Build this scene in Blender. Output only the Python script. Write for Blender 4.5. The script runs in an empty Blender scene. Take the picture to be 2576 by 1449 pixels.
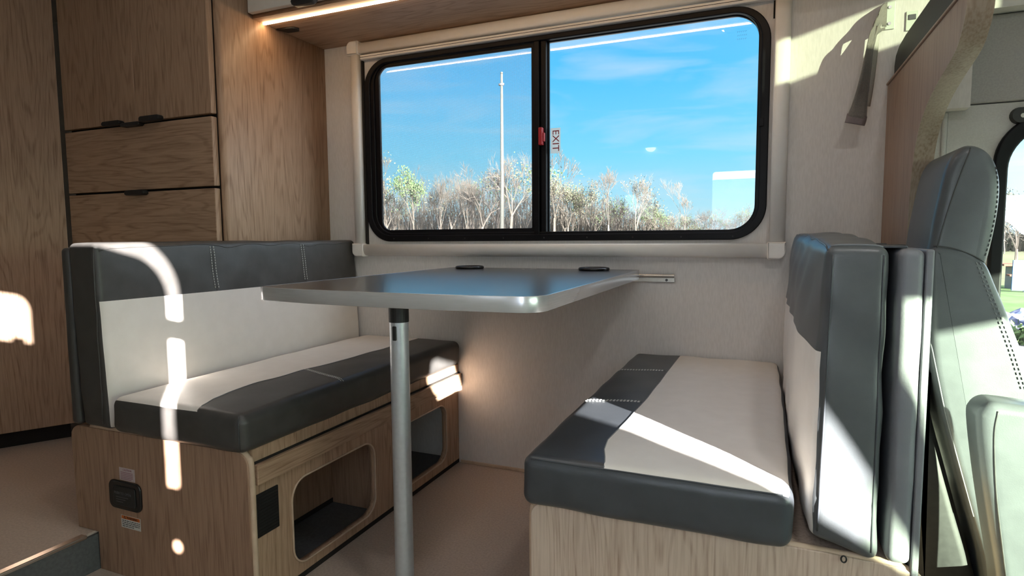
import bpy, bmesh, math, random
import numpy as np
from mathutils import Vector, Matrix
random.seed(7); np.random.seed(7)
PI = math.pi
scene = bpy.context.scene
C = scene.collection

# ---------------------------------------------------------------- camera
F_PX, W_PX = 1503.6, 2576.0
CAM_Z = 0.86
def cam_rows(yaw, p, r):
    cy, sy = math.cos(yaw), math.sin(yaw)
    f = Vector((-sy * math.cos(p), cy * math.cos(p), -math.sin(p)))
    rt = Vector((cy, sy, 0)); up = rt.cross(f)
    rt2 = math.cos(r) * rt + math.sin(r) * up
    up2 = -math.sin(r) * rt + math.cos(r) * up
    return rt2, up2, f
rt, up, fw = cam_rows(math.radians(22.845), math.radians(4.8), math.radians(-0.418))
cd = bpy.data.cameras.new('camera'); cam = bpy.data.objects.new('camera', cd); C.objects.link(cam)
cd.sensor_width = 36; cd.lens = 36 * F_PX / W_PX; cd.clip_start = 0.02; cd.clip_end = 500
cam.matrix_world = Matrix(((rt.x, up.x, -fw.x, 0), (rt.y, up.y, -fw.y, 0), (rt.z, up.z, -fw.z, CAM_Z), (0, 0, 0, 1)))
scene.camera = cam

# ---------------------------------------------------------------- exposure
vs = scene.view_settings
scene.display_settings.display_device = 'sRGB'
vs.view_transform = 'Standard'; vs.look = 'None'; vs.exposure = 0.0; vs.gamma = 1.0; vs.use_curve_mapping = False
cy = scene.cycles
cy.use_denoising = True
cy.max_bounces = 10; cy.diffuse_bounces = 6; cy.glossy_bounces = 4; cy.transmission_bounces = 8; cy.transparent_max_bounces = 16
cy.sample_clamp_indirect = 30.0; cy.caustics_reflective = False; cy.caustics_refractive = False

# ---------------------------------------------------------------- world sky
SUN_DIR = Vector((0.74, -0.66, 0.21)).normalized()      # towards the sun
wd = bpy.data.worlds.new('sky'); scene.world = wd; wd.use_nodes = True
nt = wd.node_tree; nt.nodes.clear()
def N(nt, typ, **kw):
    n = nt.nodes.new(typ)
    for k, v in kw.items():
        if k.startswith('i_'): n.inputs[k[2:].replace('_', ' ')].default_value = v
        else: setattr(n, k, v)
    return n
def L(nt, a, b): nt.links.new(a, b)
out = N(nt, 'ShaderNodeOutputWorld'); bg = N(nt, 'ShaderNodeBackground'); L(nt, bg.outputs[0], out.inputs[0])
tc = N(nt, 'ShaderNodeTexCoord'); sep = N(nt, 'ShaderNodeSeparateXYZ'); L(nt, tc.outputs['Generated'], sep.inputs[0])
ramp = N(nt, 'ShaderNodeValToRGB')
cr = ramp.color_ramp
cr.elements[0].position = 0.0; cr.elements[0].color = (0.60, 0.88, 0.98, 1)
cr.elements[1].position = 1.0; cr.elements[1].color = (0.07, 0.26, 0.66, 1)
for p_, c_ in ((0.05, (0.46, 0.84, 1.00)), (0.13, (0.24, 0.77, 1.10)), (0.25, (0.11, 0.62, 1.14)), (0.5, (0.10, 0.42, 0.90))):
    e = cr.elements.new(p_); e.color = (*c_, 1)
L(nt, sep.outputs['Z'], ramp.inputs[0])
# thin high cloud streaks
mp = N(nt, 'ShaderNodeMapping'); mp.inputs['Scale'].default_value = (2.2, 2.2, 13.0); mp.inputs['Rotation'].default_value = (0.05, 0.12, 0.3)
L(nt, tc.outputs['Generated'], mp.inputs[0])
noi = N(nt, 'ShaderNodeTexNoise'); noi.inputs['Scale'].default_value = 2.0; noi.inputs['Detail'].default_value = 5; noi.inputs['Distortion'].default_value = 0.5
L(nt, mp.outputs[0], noi.inputs['Vector'])
mr = N(nt, 'ShaderNodeMapRange'); mr.inputs['From Min'].default_value = 0.46; mr.inputs['From Max'].default_value = 0.78; mr.inputs['To Max'].default_value = 0.55
L(nt, noi.outputs[0], mr.inputs['Value'])
mixc = N(nt, 'ShaderNodeMix', data_type='RGBA'); mixc.inputs['B'].default_value = (0.72, 0.86, 0.96, 1)
L(nt, mr.outputs[0], mixc.inputs['Factor']); L(nt, ramp.outputs[0], mixc.inputs['A'])
# brighter, whiter sky towards the sun
dot = N(nt, 'ShaderNodeVectorMath', operation='DOT_PRODUCT'); dot.inputs[1].default_value = SUN_DIR
nrm = N(nt, 'ShaderNodeVectorMath', operation='NORMALIZE'); L(nt, tc.outputs['Generated'], nrm.inputs[0]); L(nt, nrm.outputs[0], dot.inputs[0])
gl = N(nt, 'ShaderNodeMapRange', interpolation_type='SMOOTHSTEP'); gl.inputs['From Min'].default_value = -0.85; gl.inputs['From Max'].default_value = 1.0; gl.inputs['To Max'].default_value = 1.0
L(nt, dot.outputs['Value'], gl.inputs['Value'])
pw = N(nt, 'ShaderNodeMath', operation='POWER'); pw.inputs[1].default_value = 2.0; L(nt, gl.outputs[0], pw.inputs[0])
mulg = N(nt, 'ShaderNodeMath', operation='MULTIPLY'); mulg.inputs[1].default_value = 9.0; L(nt, pw.outputs[0], mulg.inputs[0])
glc = N(nt, 'ShaderNodeMix', data_type='RGBA', blend_type='ADD'); glc.inputs['Factor'].default_value = 1
sc_ = N(nt, 'ShaderNodeVectorMath', operation='SCALE'); sc_.inputs[0].default_value = (0.92, 0.97, 1.0); L(nt, mulg.outputs[0], sc_.inputs['Scale'])
L(nt, mixc.outputs['Result'], glc.inputs['A']); L(nt, sc_.outputs[0], glc.inputs['B'])
L(nt, glc.outputs['Result'], bg.inputs['Color']); bg.inputs['Strength'].default_value = 1.5

# ---------------------------------------------------------------- sun
sl = bpy.data.lights.new('sun', 'SUN'); sl.energy = 90.0; sl.angle = math.radians(0.53); sl.color = (1.0, 0.955, 0.90)
sun = bpy.data.objects.new('sun', sl); C.objects.link(sun)
sun.rotation_euler = SUN_DIR.to_track_quat('Z', 'Y').to_euler()

# ---------------------------------------------------------------- ceiling lamp power (the lamps themselves are built with the ceiling)
CEIL_W = 0.95
LED_STRENGTH = 24.0
SPOT_COL = (1.0, 0.97, 0.93)

# ================================================================ helpers
def tag(o, label=None, cat=None, group=None, kind=None):
    if label: o['label'] = label
    if cat: o['category'] = cat
    if group: o['group'] = group
    if kind: o['kind'] = kind
    return o
def empty(name, loc=(0, 0, 0), **kw):
    o = bpy.data.objects.new(name, None); C.objects.link(o); o.location = loc; o.empty_display_size = 0.1
    tag(o, **kw); return o
def link(name, me, mats=None, parent=None, smooth=False, **kw):
    me.name = name
    if mats is not None:
        me.materials.clear()
        for m in (mats if isinstance(mats, (list, tuple)) else [mats]): me.materials.append(m)
    if smooth:
        me.polygons.foreach_set('use_smooth', [True] * len(me.polygons))
    o = bpy.data.objects.new(name, me); C.objects.link(o)
    if parent is not None:
        o.parent = parent
        par = parent; off = Vector((0, 0, 0))
        while par is not None: off += par.location; par = par.parent
        o.location = -off                      # meshes are written in world coordinates
    if name == 'stitching': kw['kind'] = 'stuff'
    tag(o, **kw); return o
def py_mesh(verts, faces):
    me = bpy.data.meshes.new('m'); me.from_pydata([tuple(v) for v in verts], [], [tuple(f) for f in faces]); me.update(); return me
def bm_mesh(bm):
    me = bpy.data.meshes.new('m'); bmesh.ops.recalc_face_normals(bm, faces=bm.faces); bm.to_mesh(me); bm.free(); return me
def add_box(bm, x0, x1, y0, y1, z0, z1, bev=0.0, seg=2):
    r = bmesh.ops.create_cube(bm, size=1.0)
    for v in r['verts']:
        v.co = Vector(((x0 + x1) / 2 + v.co.x * (x1 - x0), (y0 + y1) / 2 + v.co.y * (y1 - y0), (z0 + z1) / 2 + v.co.z * (z1 - z0)))
    if bev > 0:
        es = list({e for v in r['verts'] for e in v.link_edges})
        bmesh.ops.bevel(bm, geom=es, offset=bev, segments=seg, affect='EDGES', profile=0.5)
def box(x0, x1, y0, y1, z0, z1, bev=0.0, seg=2):
    bm = bmesh.new(); add_box(bm, x0, x1, y0, y1, z0, z1, bev, seg); return bm_mesh(bm)
def tube_np(path, rad, sides=8, caps=True):
    """verts, faces of a tube along path"""
    P = [Vector(p) for p in path]; n = len(P)
    R = [rad] * n if not hasattr(rad, '__len__') else list(rad)
    vs_, fs = [], []
    t0 = (P[1] - P[0]).normalized()
    a = t0.orthogonal().normalized()
    for i in range(n):
        t = (P[min(i + 1, n - 1)] - P[max(i - 1, 0)]).normalized()
        a = (a - t * a.dot(t)).normalized(); b = t.cross(a)
        for k in range(sides):
            th = 2 * PI * k / sides
            vs_.append(P[i] + (a * math.cos(th) + b * math.sin(th)) * R[i])
    for i in range(n - 1):
        for k in range(sides):
            k2 = (k + 1) % sides
            fs.append((i * sides + k, i * sides + k2, (i + 1) * sides + k2, (i + 1) * sides + k))
    if caps:
        fs.append(tuple(range(sides))[::-1]); fs.append(tuple((n - 1) * sides + k for k in range(sides)))
    return vs_, fs
class MB:
    def __init__(s): s.v = []; s.f = []
    def add(s, vf):
        o = len(s.v); s.v += list(vf[0]); s.f += [tuple(i + o for i in f) for f in vf[1]]; return s
    def mesh(s): return py_mesh(s.v, s.f)
def rrect(a0, a1, b0, b1, r, seg=8):
    """rounded rectangle outline; r one value or four (a0b0, a1b0, a1b1, a0b1)"""
    rs = [r] * 4 if not hasattr(r, '__len__') else r
    pts = []
    for (cx, cy_, s0), rr in zip(((a0, b0, PI), (a1, b0, 1.5 * PI), (a1, b1, 0), (a0, b1, 0.5 * PI)), rs):
        if rr <= 1e-5: pts.append((cx, cy_)); continue
        ox = cx + (rr if cx == a0 else -rr); oy = cy_ + (rr if cy_ == b0 else -rr)
        for i in range(seg + 1):
            t = s0 + 0.5 * PI * i / seg
            pts.append((ox + rr * math.cos(t), oy + rr * math.sin(t)))
    return pts
def plate(loops, axis, c0, c1, bevel=0.0, bres=2):
    """flat slab with holes; loops in the plane across `axis`, thickness from c0 to c1"""
    cu = bpy.data.curves.new('c', 'CURVE'); cu.dimensions = '2D'; cu.fill_mode = 'BOTH'
    th = abs(c1 - c0)
    cu.extrude = max(th / 2 - bevel, 0.0); cu.bevel_depth = bevel; cu.bevel_resolution = bres; cu.offset = -bevel
    for lp in loops:
        sp = cu.splines.new('POLY'); sp.points.add(len(lp) - 1)
        for q, p in zip(sp.points, lp): q.co = (p[0], p[1], 0, 1)
        sp.use_cyclic_u = True
    o = bpy.data.objects.new('tmp', cu)
    me = bpy.data.meshes.new_from_object(o)
    bpy.data.objects.remove(o); bpy.data.curves.remove(cu)
    m = (c0 + c1) / 2
    co = np.empty(len(me.vertices) * 3); me.vertices.foreach_get('co', co); co = co.reshape(-1, 3)
    a, b, c = co[:, 0].copy(), co[:, 1].copy(), co[:, 2].copy()
    if axis == 'y': new = np.stack([a, m - c, b], 1)
    elif axis == 'x': new = np.stack([m + c, a, b], 1)
    else: new = np.stack([a, b, m + c], 1)
    me.vertices.foreach_set('co', new.ravel()); me.update()
    bm = bmesh.new(); bm.from_mesh(me)
    bmesh.ops.remove_doubles(bm, verts=bm.verts, dist=1e-5)
    bmesh.ops.recalc_face_normals(bm, faces=bm.faces); bm.to_mesh(me); bm.free()
    return me
def pillow(poly, y0, y1, r, seg=5):
    """profile polygon in XZ extruded along y with rounded rims"""
    n = len(poly); P = [Vector((p[0], p[1])) for p in poly]
    nr = []
    area = sum(P[i].x * P[(i + 1) % n].y - P[(i + 1) % n].x * P[i].y for i in range(n)); sg = 1 if area > 0 else -1
    for i in range(n):
        t = (P[(i + 1) % n] - P[i - 1]).normalized(); nr.append(Vector((-t.y, t.x)) * sg)
    rings = []
    for k in range(seg + 1):
        a = 0.5 * PI * k / seg; rings.append((y0 + r * (1 - math.sin(a)), r * (1 - math.cos(a))))
    rings = rings[::-1]     # from y0 rim (full inset) to flat side
    rings = [(y0 + r * (1 - math.cos(0.5 * PI * k / seg)), r * (1 - math.sin(0.5 * PI * k / seg))) for k in range(seg + 1)]
    rings += [(y1 - (yy - y0), ins) for yy, ins in rings[::-1]]
    vs_, fs = [], []
    for yy, ins in rings:
        for p, m in zip(P, nr): q = p + m * ins; vs_.append((q.x, yy, q.y))
    for i in range(len(rings) - 1):
        for k in range(n):
            k2 = (k + 1) % n; fs.append((i * n + k, i * n + k2, (i + 1) * n + k2, (i + 1) * n + k))
    fs.append(tuple(range(n))); fs.append(tuple((len(rings) - 1) * n + k for k in range(n))[::-1])
    me = py_mesh(vs_, fs); bm = bmesh.new(); bm.from_mesh(me); bmesh.ops.recalc_face_normals(bm, faces=bm.faces); bm.to_mesh(me); bm.free()
    return me
def smooth_closed(pts, sub=5):
    n = len(pts); o = []
    for i in range(n):
        p0, p1, p2, p3 = (np.array(pts[(i + k - 1) % n], float) for k in range(4))
        for j in range(sub):
            t = j / sub
            o.append(tuple(0.5 * ((2 * p1) + (-p0 + p2) * t + (2 * p0 - 5 * p1 + 4 * p2 - p3) * t * t + (-p0 + 3 * p1 - 3 * p2 + p3) * t ** 3)))
    return o
def smooth_open(pts, sub=6):
    q = [np.array(p, float) for p in pts]; q = [2 * q[0] - q[1]] + q + [2 * q[-1] - q[-2]]; o = []
    for i in range(1, len(q) - 2):
        for j in range(sub):
            t = j / sub; p0, p1, p2, p3 = q[i - 1:i + 3]
            o.append(tuple(0.5 * ((2 * p1) + (-p0 + p2) * t + (2 * p0 - 5 * p1 + 4 * p2 - p3) * t * t + (-p0 + 3 * p1 - 3 * p2 + p3) * t ** 3)))
    o.append(tuple(q[-2])); return o

# ================================================================ materials
def base_mat(name, col=(0.5, 0.5, 0.5), rough=0.5, metal=0.0, spec=0.5, sheen=0.0, coat=0.0):
    m = bpy.data.materials.new(name); m.use_nodes = True; b = m.node_tree.nodes['Principled BSDF']
    b.inputs['Base Color'].default_value = (*col, 1); b.inputs['Roughness'].default_value = rough
    b.inputs['Metallic'].default_value = metal; b.inputs['Specular IOR Level'].default_value = spec
    if sheen: b.inputs['Sheen Weight'].default_value = sheen
    if coat: b.inputs['Coat Weight'].default_value = coat; b.inputs['Coat Roughness'].default_value = 0.3
    return m, m.node_tree, b
def noise_mat(name, c1, c2, scale=40, rough=0.5, bump=0.0, bscale=200, metal=0.0, spec=0.5, detail=3, stretch=(1, 1, 1), sheen=0, bdist=0.001, coat=0):
    m, t, b = base_mat(name, c1, rough, metal, spec, sheen, coat)
    tc = N(t, 'ShaderNodeTexCoord'); mp = N(t, 'ShaderNodeMapping'); mp.inputs['Scale'].default_value = stretch; L(t, tc.outputs['Object'], mp.inputs[0])
    n = N(t, 'ShaderNodeTexNoise'); n.inputs['Scale'].default_value = scale; n.inputs['Detail'].default_value = detail; L(t, mp.outputs[0], n.inputs['Vector'])
    mx = N(t, 'ShaderNodeMix', data_type='RGBA'); mx.inputs['A'].default_value = (*c1, 1); mx.inputs['B'].default_value = (*c2, 1)
    r = N(t, 'ShaderNodeMapRange'); r.inputs['From Min'].default_value = 0.35; r.inputs['From Max'].default_value = 0.65
    L(t, n.outputs[0], r.inputs['Value']); L(t, r.outputs[0], mx.inputs['Factor']); L(t, mx.outputs['Result'], b.inputs['Base Color'])
    if bump:
        n2 = N(t, 'ShaderNodeTexNoise'); n2.inputs['Scale'].default_value = bscale; n2.inputs['Detail'].default_value = 2; L(t, mp.outputs[0], n2.inputs['Vector'])
        bp = N(t, 'ShaderNodeBump'); bp.inputs['Strength'].default_value = bump; bp.inputs['Distance'].default_value = bdist
        L(t, n2.outputs[0], bp.inputs['Height']); L(t, bp.outputs[0], b.inputs['Normal'])
    return m
def wood_mat(name, light, dark, grain='z', seed=0.0, rough=0.5, rings=1.0):
    m, t, b = base_mat(name, light, rough, 0, 0.35)
    tc = N(t, 'ShaderNodeTexCoord'); mp = N(t, 'ShaderNodeMapping'); mp.inputs['Location'].default_value = (seed, seed * 1.7, seed * 0.6)
    L(t, tc.outputs['Object'], mp.inputs[0])
    def scaled(s_long, s_cross):
        q = N(t, 'ShaderNodeMapping')
        q.inputs['Scale'].default_value = {'z': (s_cross, s_cross, s_long), 'y': (s_cross, s_long, s_cross), 'x': (s_long, s_cross, s_cross)}[grain]
        L(t, mp.outputs[0], q.inputs[0]); return q
    # cathedral figure
    q1 = scaled(0.42, 4.0)
    nz = N(t, 'ShaderNodeTexNoise'); nz.inputs['Scale'].default_value = 1.6; nz.inputs['Detail'].default_value = 3; nz.inputs['Roughness'].default_value = 0.45; L(t, q1.outputs[0], nz.inputs['Vector'])
    mm = N(t, 'ShaderNodeMath', operation='MULTIPLY'); mm.inputs[1].default_value = 165.0 * rings; L(t, nz.outputs[0], mm.inputs[0])
    sn = N(t, 'ShaderNodeMath', operation='SINE'); L(t, mm.outputs[0], sn.inputs[0])
    r1 = N(t, 'ShaderNodeMapRange'); r1.inputs['From Min'].default_value = 0.30; r1.inputs['From Max'].default_value = 1.0; L(t, sn.outputs[0], r1.inputs['Value'])
    # fine pores
    q2 = scaled(11, 250)
    n2 = N(t, 'ShaderNodeTexNoise'); n2.inputs['Scale'].default_value = 1.0; n2.inputs['Detail'].default_value = 3; L(t, q2.outputs[0], n2.inputs['Vector'])
    r2 = N(t, 'ShaderNodeMapRange'); r2.inputs['From Min'].default_value = 0.42; r2.inputs['From Max'].default_value = 0.72; L(t, n2.outputs[0], r2.inputs['Value'])
    # broad tone
    q3 = scaled(0.35, 5)
    n3 = N(t, 'ShaderNodeTexNoise'); n3.inputs['Scale'].default_value = 1.5; n3.inputs['Detail'].default_value = 2; L(t, q3.outputs[0], n3.inputs['Vector'])
    a = N(t, 'ShaderNodeMath', operation='MULTIPLY'); L(t, r1.outputs[0], a.inputs[0]); a.inputs[1].default_value = 0.58
    ab = N(t, 'ShaderNodeMath', operation='MULTIPLY'); L(t, a.outputs[0], ab.inputs[0]); L(t, n2.outputs[0], ab.inputs[1])
    c = N(t, 'ShaderNodeMath', operation='MULTIPLY_ADD'); L(t, r2.outputs[0], c.inputs[0]); c.inputs[1].default_value = 0.42; L(t, ab.outputs[0], c.inputs[2])
    d = N(t, 'ShaderNodeMath', operation='MULTIPLY_ADD', use_clamp=True); L(t, n3.outputs[0], d.inputs[0]); d.inputs[1].default_value = 0.42; L(t, c.outputs[0], d.inputs[2])
    mx = N(t, 'ShaderNodeMix', data_type='RGBA'); mx.inputs['A'].default_value = (*light, 1); mx.inputs['B'].default_value = (*dark, 1)
    L(t, d.outputs[0], mx.inputs['Factor']); L(t, mx.outputs['Result'], b.inputs['Base Color'])
    bp = N(t, 'ShaderNodeBump'); bp.inputs['Strength'].default_value = 0.25; bp.inputs['Distance'].default_value = 0.0008; bp.invert = True
    L(t, c.outputs[0], bp.inputs['Height']); L(t, bp.outputs[0], b.inputs['Normal'])
    return m
def emit_mat(name, col, st):
    m = bpy.data.materials.new(name); m.use_nodes = True; t = m.node_tree; t.nodes.clear()
    o = N(t, 'ShaderNodeOutputMaterial'); e = N(t, 'ShaderNodeEmission'); e.inputs[0].default_value = (*col, 1); e.inputs[1].default_value = st; L(t, e.outputs[0], o.inputs[0]); return m
def glass_mat(name, tint=(1, 1, 1), refl=0.055, grime=0.0):
    m = bpy.data.materials.new(name); m.use_nodes = True; t = m.node_tree; t.nodes.clear()
    o = N(t, 'ShaderNodeOutputMaterial'); tr = N(t, 'ShaderNodeBsdfTransparent'); tr.inputs[0].default_value = (*tint, 1)
    g = N(t, 'ShaderNodeBsdfGlossy'); g.inputs['Roughness'].default_value = 0.0; g.inputs[0].default_value = (1, 1, 1, 1)
    lw = N(t, 'ShaderNodeLayerWeight'); lw.inputs['Blend'].default_value = 0.5
    p = N(t, 'ShaderNodeMath', operation='POWER'); L(t, lw.outputs['Facing'], p.inputs[0]); p.inputs[1].default_value = 5
    q = N(t, 'ShaderNodeMath', operation='MULTIPLY_ADD', use_clamp=True); L(t, p.outputs[0], q.inputs[0]); q.inputs[1].default_value = 0.9; q.inputs[2].default_value = refl
    mx = N(t, 'ShaderNodeMixShader'); L(t, q.outputs[0], mx.inputs[0]); L(t, tr.outputs[0], mx.inputs[1]); L(t, g.outputs[0], mx.inputs[2])
    L(t, mx.outputs[0], o.inputs[0]); return m

WOOD_L, WOOD_D = (0.51, 0.345, 0.235), (0.25, 0.145, 0.088)
M = {}
M['wood'] = wood_mat('oak_vertical', WOOD_L, WOOD_D, 'z', 0.3)
M['wood2'] = wood_mat('oak_vertical_door', WOOD_L, WOOD_D, 'z', 4.1)
M['wood3'] = wood_mat('oak_vertical_partition', WOOD_L, WOOD_D, 'z', 9.7)
M['woodx'] = wood_mat('oak_crosswise_drawer', WOOD_L, WOOD_D, 'x', 2.2)
M['woody'] = wood_mat('oak_along_rail', WOOD_L, WOOD_D, 'y', 5.5)
M['woodbase'] = wood_mat('oak_bench_end', (0.42, 0.27, 0.185), (0.22, 0.125, 0.082), 'z', 12.2, rings=0.8)
M['woodpale'] = wood_mat('oak_pale_bench', (0.66, 0.525, 0.43), (0.38, 0.265, 0.20), 'z', 6.2, rings=1.3)  # same oak as elsewhere, paled to stand in for brighter light
M['woodpanel'] = wood_mat('oak_cab_panel', (0.42, 0.30, 0.235), (0.27, 0.18, 0.135), 'z', 7.9, rings=0.5)
M['woodedge'] = wood_mat('oak_edge_band', (0.50, 0.40, 0.31), (0.28, 0.20, 0.14), 'z', 3.3, rings=0.08)
M['edge'] = noise_mat('oak_edge_strip', (0.60, 0.45, 0.33), (0.50, 0.36, 0.26), 30, 0.5)
M['wallfab'] = noise_mat('linen_wallboard', (0.68, 0.65, 0.63), (0.625, 0.597, 0.578), 260, 0.75, 0.35, 300, spec=0.25, stretch=(1, 1, 0.18), bdist=0.0006)
M['shell'] = noise_mat('cream_wallboard', (0.74, 0.72, 0.69), (0.70, 0.68, 0.65), 60, 0.8)
M['ceil'] = noise_mat('ceiling_vinyl', (0.72, 0.70, 0.66), (0.69, 0.67, 0.63), 60, 0.7)
M['floor'] = noise_mat('speckled_vinyl_floor', (0.55, 0.45, 0.385), (0.45, 0.36, 0.305), 160, 0.5, 0.1, 300, detail=6)
M['riser'] = noise_mat('grey_step_riser', (0.105, 0.108, 0.115), (0.08, 0.083, 0.09), 120, 0.6, 0.1)
M['trim'] = noise_mat('satin_white_trim', (0.84, 0.815, 0.785), (0.82, 0.795, 0.765), 50, 0.42)
M['blackframe'] = noise_mat('black_window_frame', (0.0035, 0.0035, 0.005), (0.005, 0.005, 0.007), 40, 0.42, spec=0.18)
M['black'] = noise_mat('matt_black_plastic', (0.010, 0.010, 0.011), (0.016, 0.016, 0.017), 90, 0.5)
M['blackgloss'] = noise_mat('glossy_black_plastic', (0.006, 0.006, 0.007), (0.009, 0.009, 0.01), 90, 0.25)
M['slot'] = noise_mat('dark_felt_channel', (0.01, 0.008, 0.007), (0.014, 0.011, 0.009), 300, 0.9)  # near-black for slots; also stands in for shadow lines and toe-kick shade
M['vent'] = noise_mat('black_vent', (0.004, 0.004, 0.004), (0.006, 0.006, 0.006), 60, 0.6)
M['dark'] = noise_mat('charcoal_vinyl', (0.060, 0.056, 0.054), (0.050, 0.047, 0.045), 25, 0.42, 0.25, 420, spec=0.45, bdist=0.0005)
M['darkblue'] = noise_mat('slate_vinyl', (0.052, 0.057, 0.066), (0.045, 0.050, 0.058), 25, 0.36, 0.25, 420, spec=0.55, bdist=0.0005)
M['light'] = noise_mat('cream_vinyl', (0.76, 0.715, 0.67), (0.73, 0.685, 0.64), 25, 0.48, 0.2, 420, spec=0.4, bdist=0.0005)
M['backgrey'] = noise_mat('slate_backrest_vinyl', (0.088, 0.094, 0.100), (0.076, 0.082, 0.088), 25, 0.38, 0.25, 420, spec=0.5, bdist=0.0005)  # slate vinyl lightened in colour for the light falling on this backrest
M['cab'] = noise_mat('slate_cab_vinyl', (0.095, 0.103, 0.112), (0.082, 0.088, 0.097), 25, 0.36, 0.25, 500, spec=0.5, bdist=0.0005)
M['pad'] = noise_mat('grey_padded_vinyl', (0.19, 0.195, 0.215), (0.17, 0.175, 0.195), 25, 0.5, 0.2, 420)
M['thread'] = noise_mat('pale_thread', (0.62, 0.62, 0.60), (0.55, 0.55, 0.53), 300, 0.8)
M['thread2'] = noise_mat('slate_thread', (0.22, 0.23, 0.24), (0.2, 0.2, 0.21), 300, 0.8)
M['seam'] = noise_mat('seam_shadow_piping', (0.05, 0.05, 0.052), (0.04, 0.04, 0.042), 100, 0.5)  # dark colour of seams and piping
M['alu'] = noise_mat('brushed_aluminium', (0.72, 0.73, 0.75), (0.66, 0.67, 0.69), 20, 0.26, metal=0.65, stretch=(1, 1, 40))
M['leg'] = noise_mat('anodised_aluminium_leg', (0.60, 0.63, 0.67), (0.56, 0.59, 0.63), 90, 0.34, 0.1, 400, metal=0.6)
M['steel'] = noise_mat('polished_steel', (0.7, 0.69, 0.67), (0.66, 0.65, 0.63), 90, 0.22, metal=1.0)
M['tabletop'] = noise_mat('dark_slate_laminate', (0.034, 0.033, 0.036), (0.027, 0.026, 0.029), 60, 0.24, 0.12, 120, spec=1.0, coat=0.7, stretch=(1, 0.5, 1), bdist=0.0004)
M['white'] = noise_mat('white_door_laminate', (0.70, 0.66, 0.60), (0.67, 0.63, 0.57), 60, 0.5)
M['led'] = emit_mat('warm_led_diffuser', (1.0, 0.66, 0.36), LED_STRENGTH)
M['lamp'] = emit_mat('ceiling_lamp_diffuser', (1.0, 0.95, 0.88), 8)
M['glass'] = glass_mat('clear_glass', (0.97, 0.985, 0.99), 0.05)
M['glasstint'] = glass_mat('lightly_tinted_window_glass', (0.82, 0.83, 0.83), 0.04)
M['glassgreen'] = glass_mat('green_tinted_glass', (0.67, 0.74, 0.64), 0.05)
M['glasssky'] = glass_mat('dark_tinted_skylight', (0.25, 0.27, 0.225), 0.05)
M['glassprivacy'] = glass_mat('privacy_glass', (0.55, 0.55, 0.55), 0.05)
M['red'] = noise_mat('red_plastic_latch', (0.42, 0.02, 0.03), (0.36, 0.015, 0.025), 80, 0.4)
M['redink'] = noise_mat('dark_red_ink', (0.30, 0.012, 0.02), (0.28, 0.01, 0.018), 80, 0.6)
M['sticker'] = noise_mat('white_sticker_paper', (0.62, 0.62, 0.60), (0.60, 0.60, 0.58), 90, 0.5)
def sticker_mat():
    m = bpy.data.materials.new('translucent_white_sticker'); m.use_nodes = True; t = m.node_tree; t.nodes.clear()
    o = N(t, 'ShaderNodeOutputMaterial'); a = N(t, 'ShaderNodeBsdfDiffuse'); a.inputs[0].default_value = (0.6, 0.6, 0.58, 1)
    b = N(t, 'ShaderNodeBsdfTranslucent'); b.inputs[0].default_value = (0.9, 0.9, 0.86, 1)
    mx = N(t, 'ShaderNodeMixShader'); mx.inputs[0].default_value = 0.8; L(t, a.outputs[0], mx.inputs[1]); L(t, b.outputs[0], mx.inputs[2]); L(t, mx.outputs[0], o.inputs[0]); return m
M['winsticker'] = sticker_mat()
M['stickerpink'] = noise_mat('faded_pink_sticker_paper', (0.55, 0.47, 0.48), (0.52, 0.44, 0.46), 90, 0.5)
M['orange'] = noise_mat('orange_print', (0.62, 0.15, 0.02), (0.55, 0.13, 0.02), 90, 0.5)
M['ink'] = noise_mat('grey_ink', (0.09, 0.09, 0.10), (0.08, 0.08, 0.09), 90, 0.5)
M['pinkink'] = noise_mat('pink_ink', (0.33, 0.16, 0.20), (0.3, 0.15, 0.18), 90, 0.5)
M['headliner'] = noise_mat('grey_headliner_felt', (0.40, 0.39, 0.375), (0.36, 0.35, 0.34), 220, 0.9, 0.3, 300, spec=0.1)
M['headliner2'] = noise_mat('pale_pillar_felt', (0.52, 0.51, 0.49), (0.48, 0.47, 0.455), 220, 0.9, 0.2, 300, spec=0.1)
M['strap'] = noise_mat('grey_brown_curtain_fabric', (0.20, 0.18, 0.16), (0.16, 0.145, 0.13), 200, 0.8, 0.3, 500, sheen=0.2)
M['strapback'] = noise_mat('pale_curtain_lining', (0.50, 0.48, 0.44), (0.46, 0.44, 0.40), 200, 0.8, 0.2, 500)
M['strapend'] = noise_mat('taupe_strap_hem', (0.22, 0.18, 0.18), (0.20, 0.165, 0.165), 200, 0.8)
M['acryl'] = noise_mat('frosted_acrylic_plate', (0.62, 0.66, 0.58), (0.60, 0.64, 0.56), 60, 0.35)
M['shelfpad'] = noise_mat('black_padded_vinyl', (0.028, 0.028, 0.03), (0.022, 0.022, 0.024), 120, 0.6, 0.2, 300)

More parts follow.
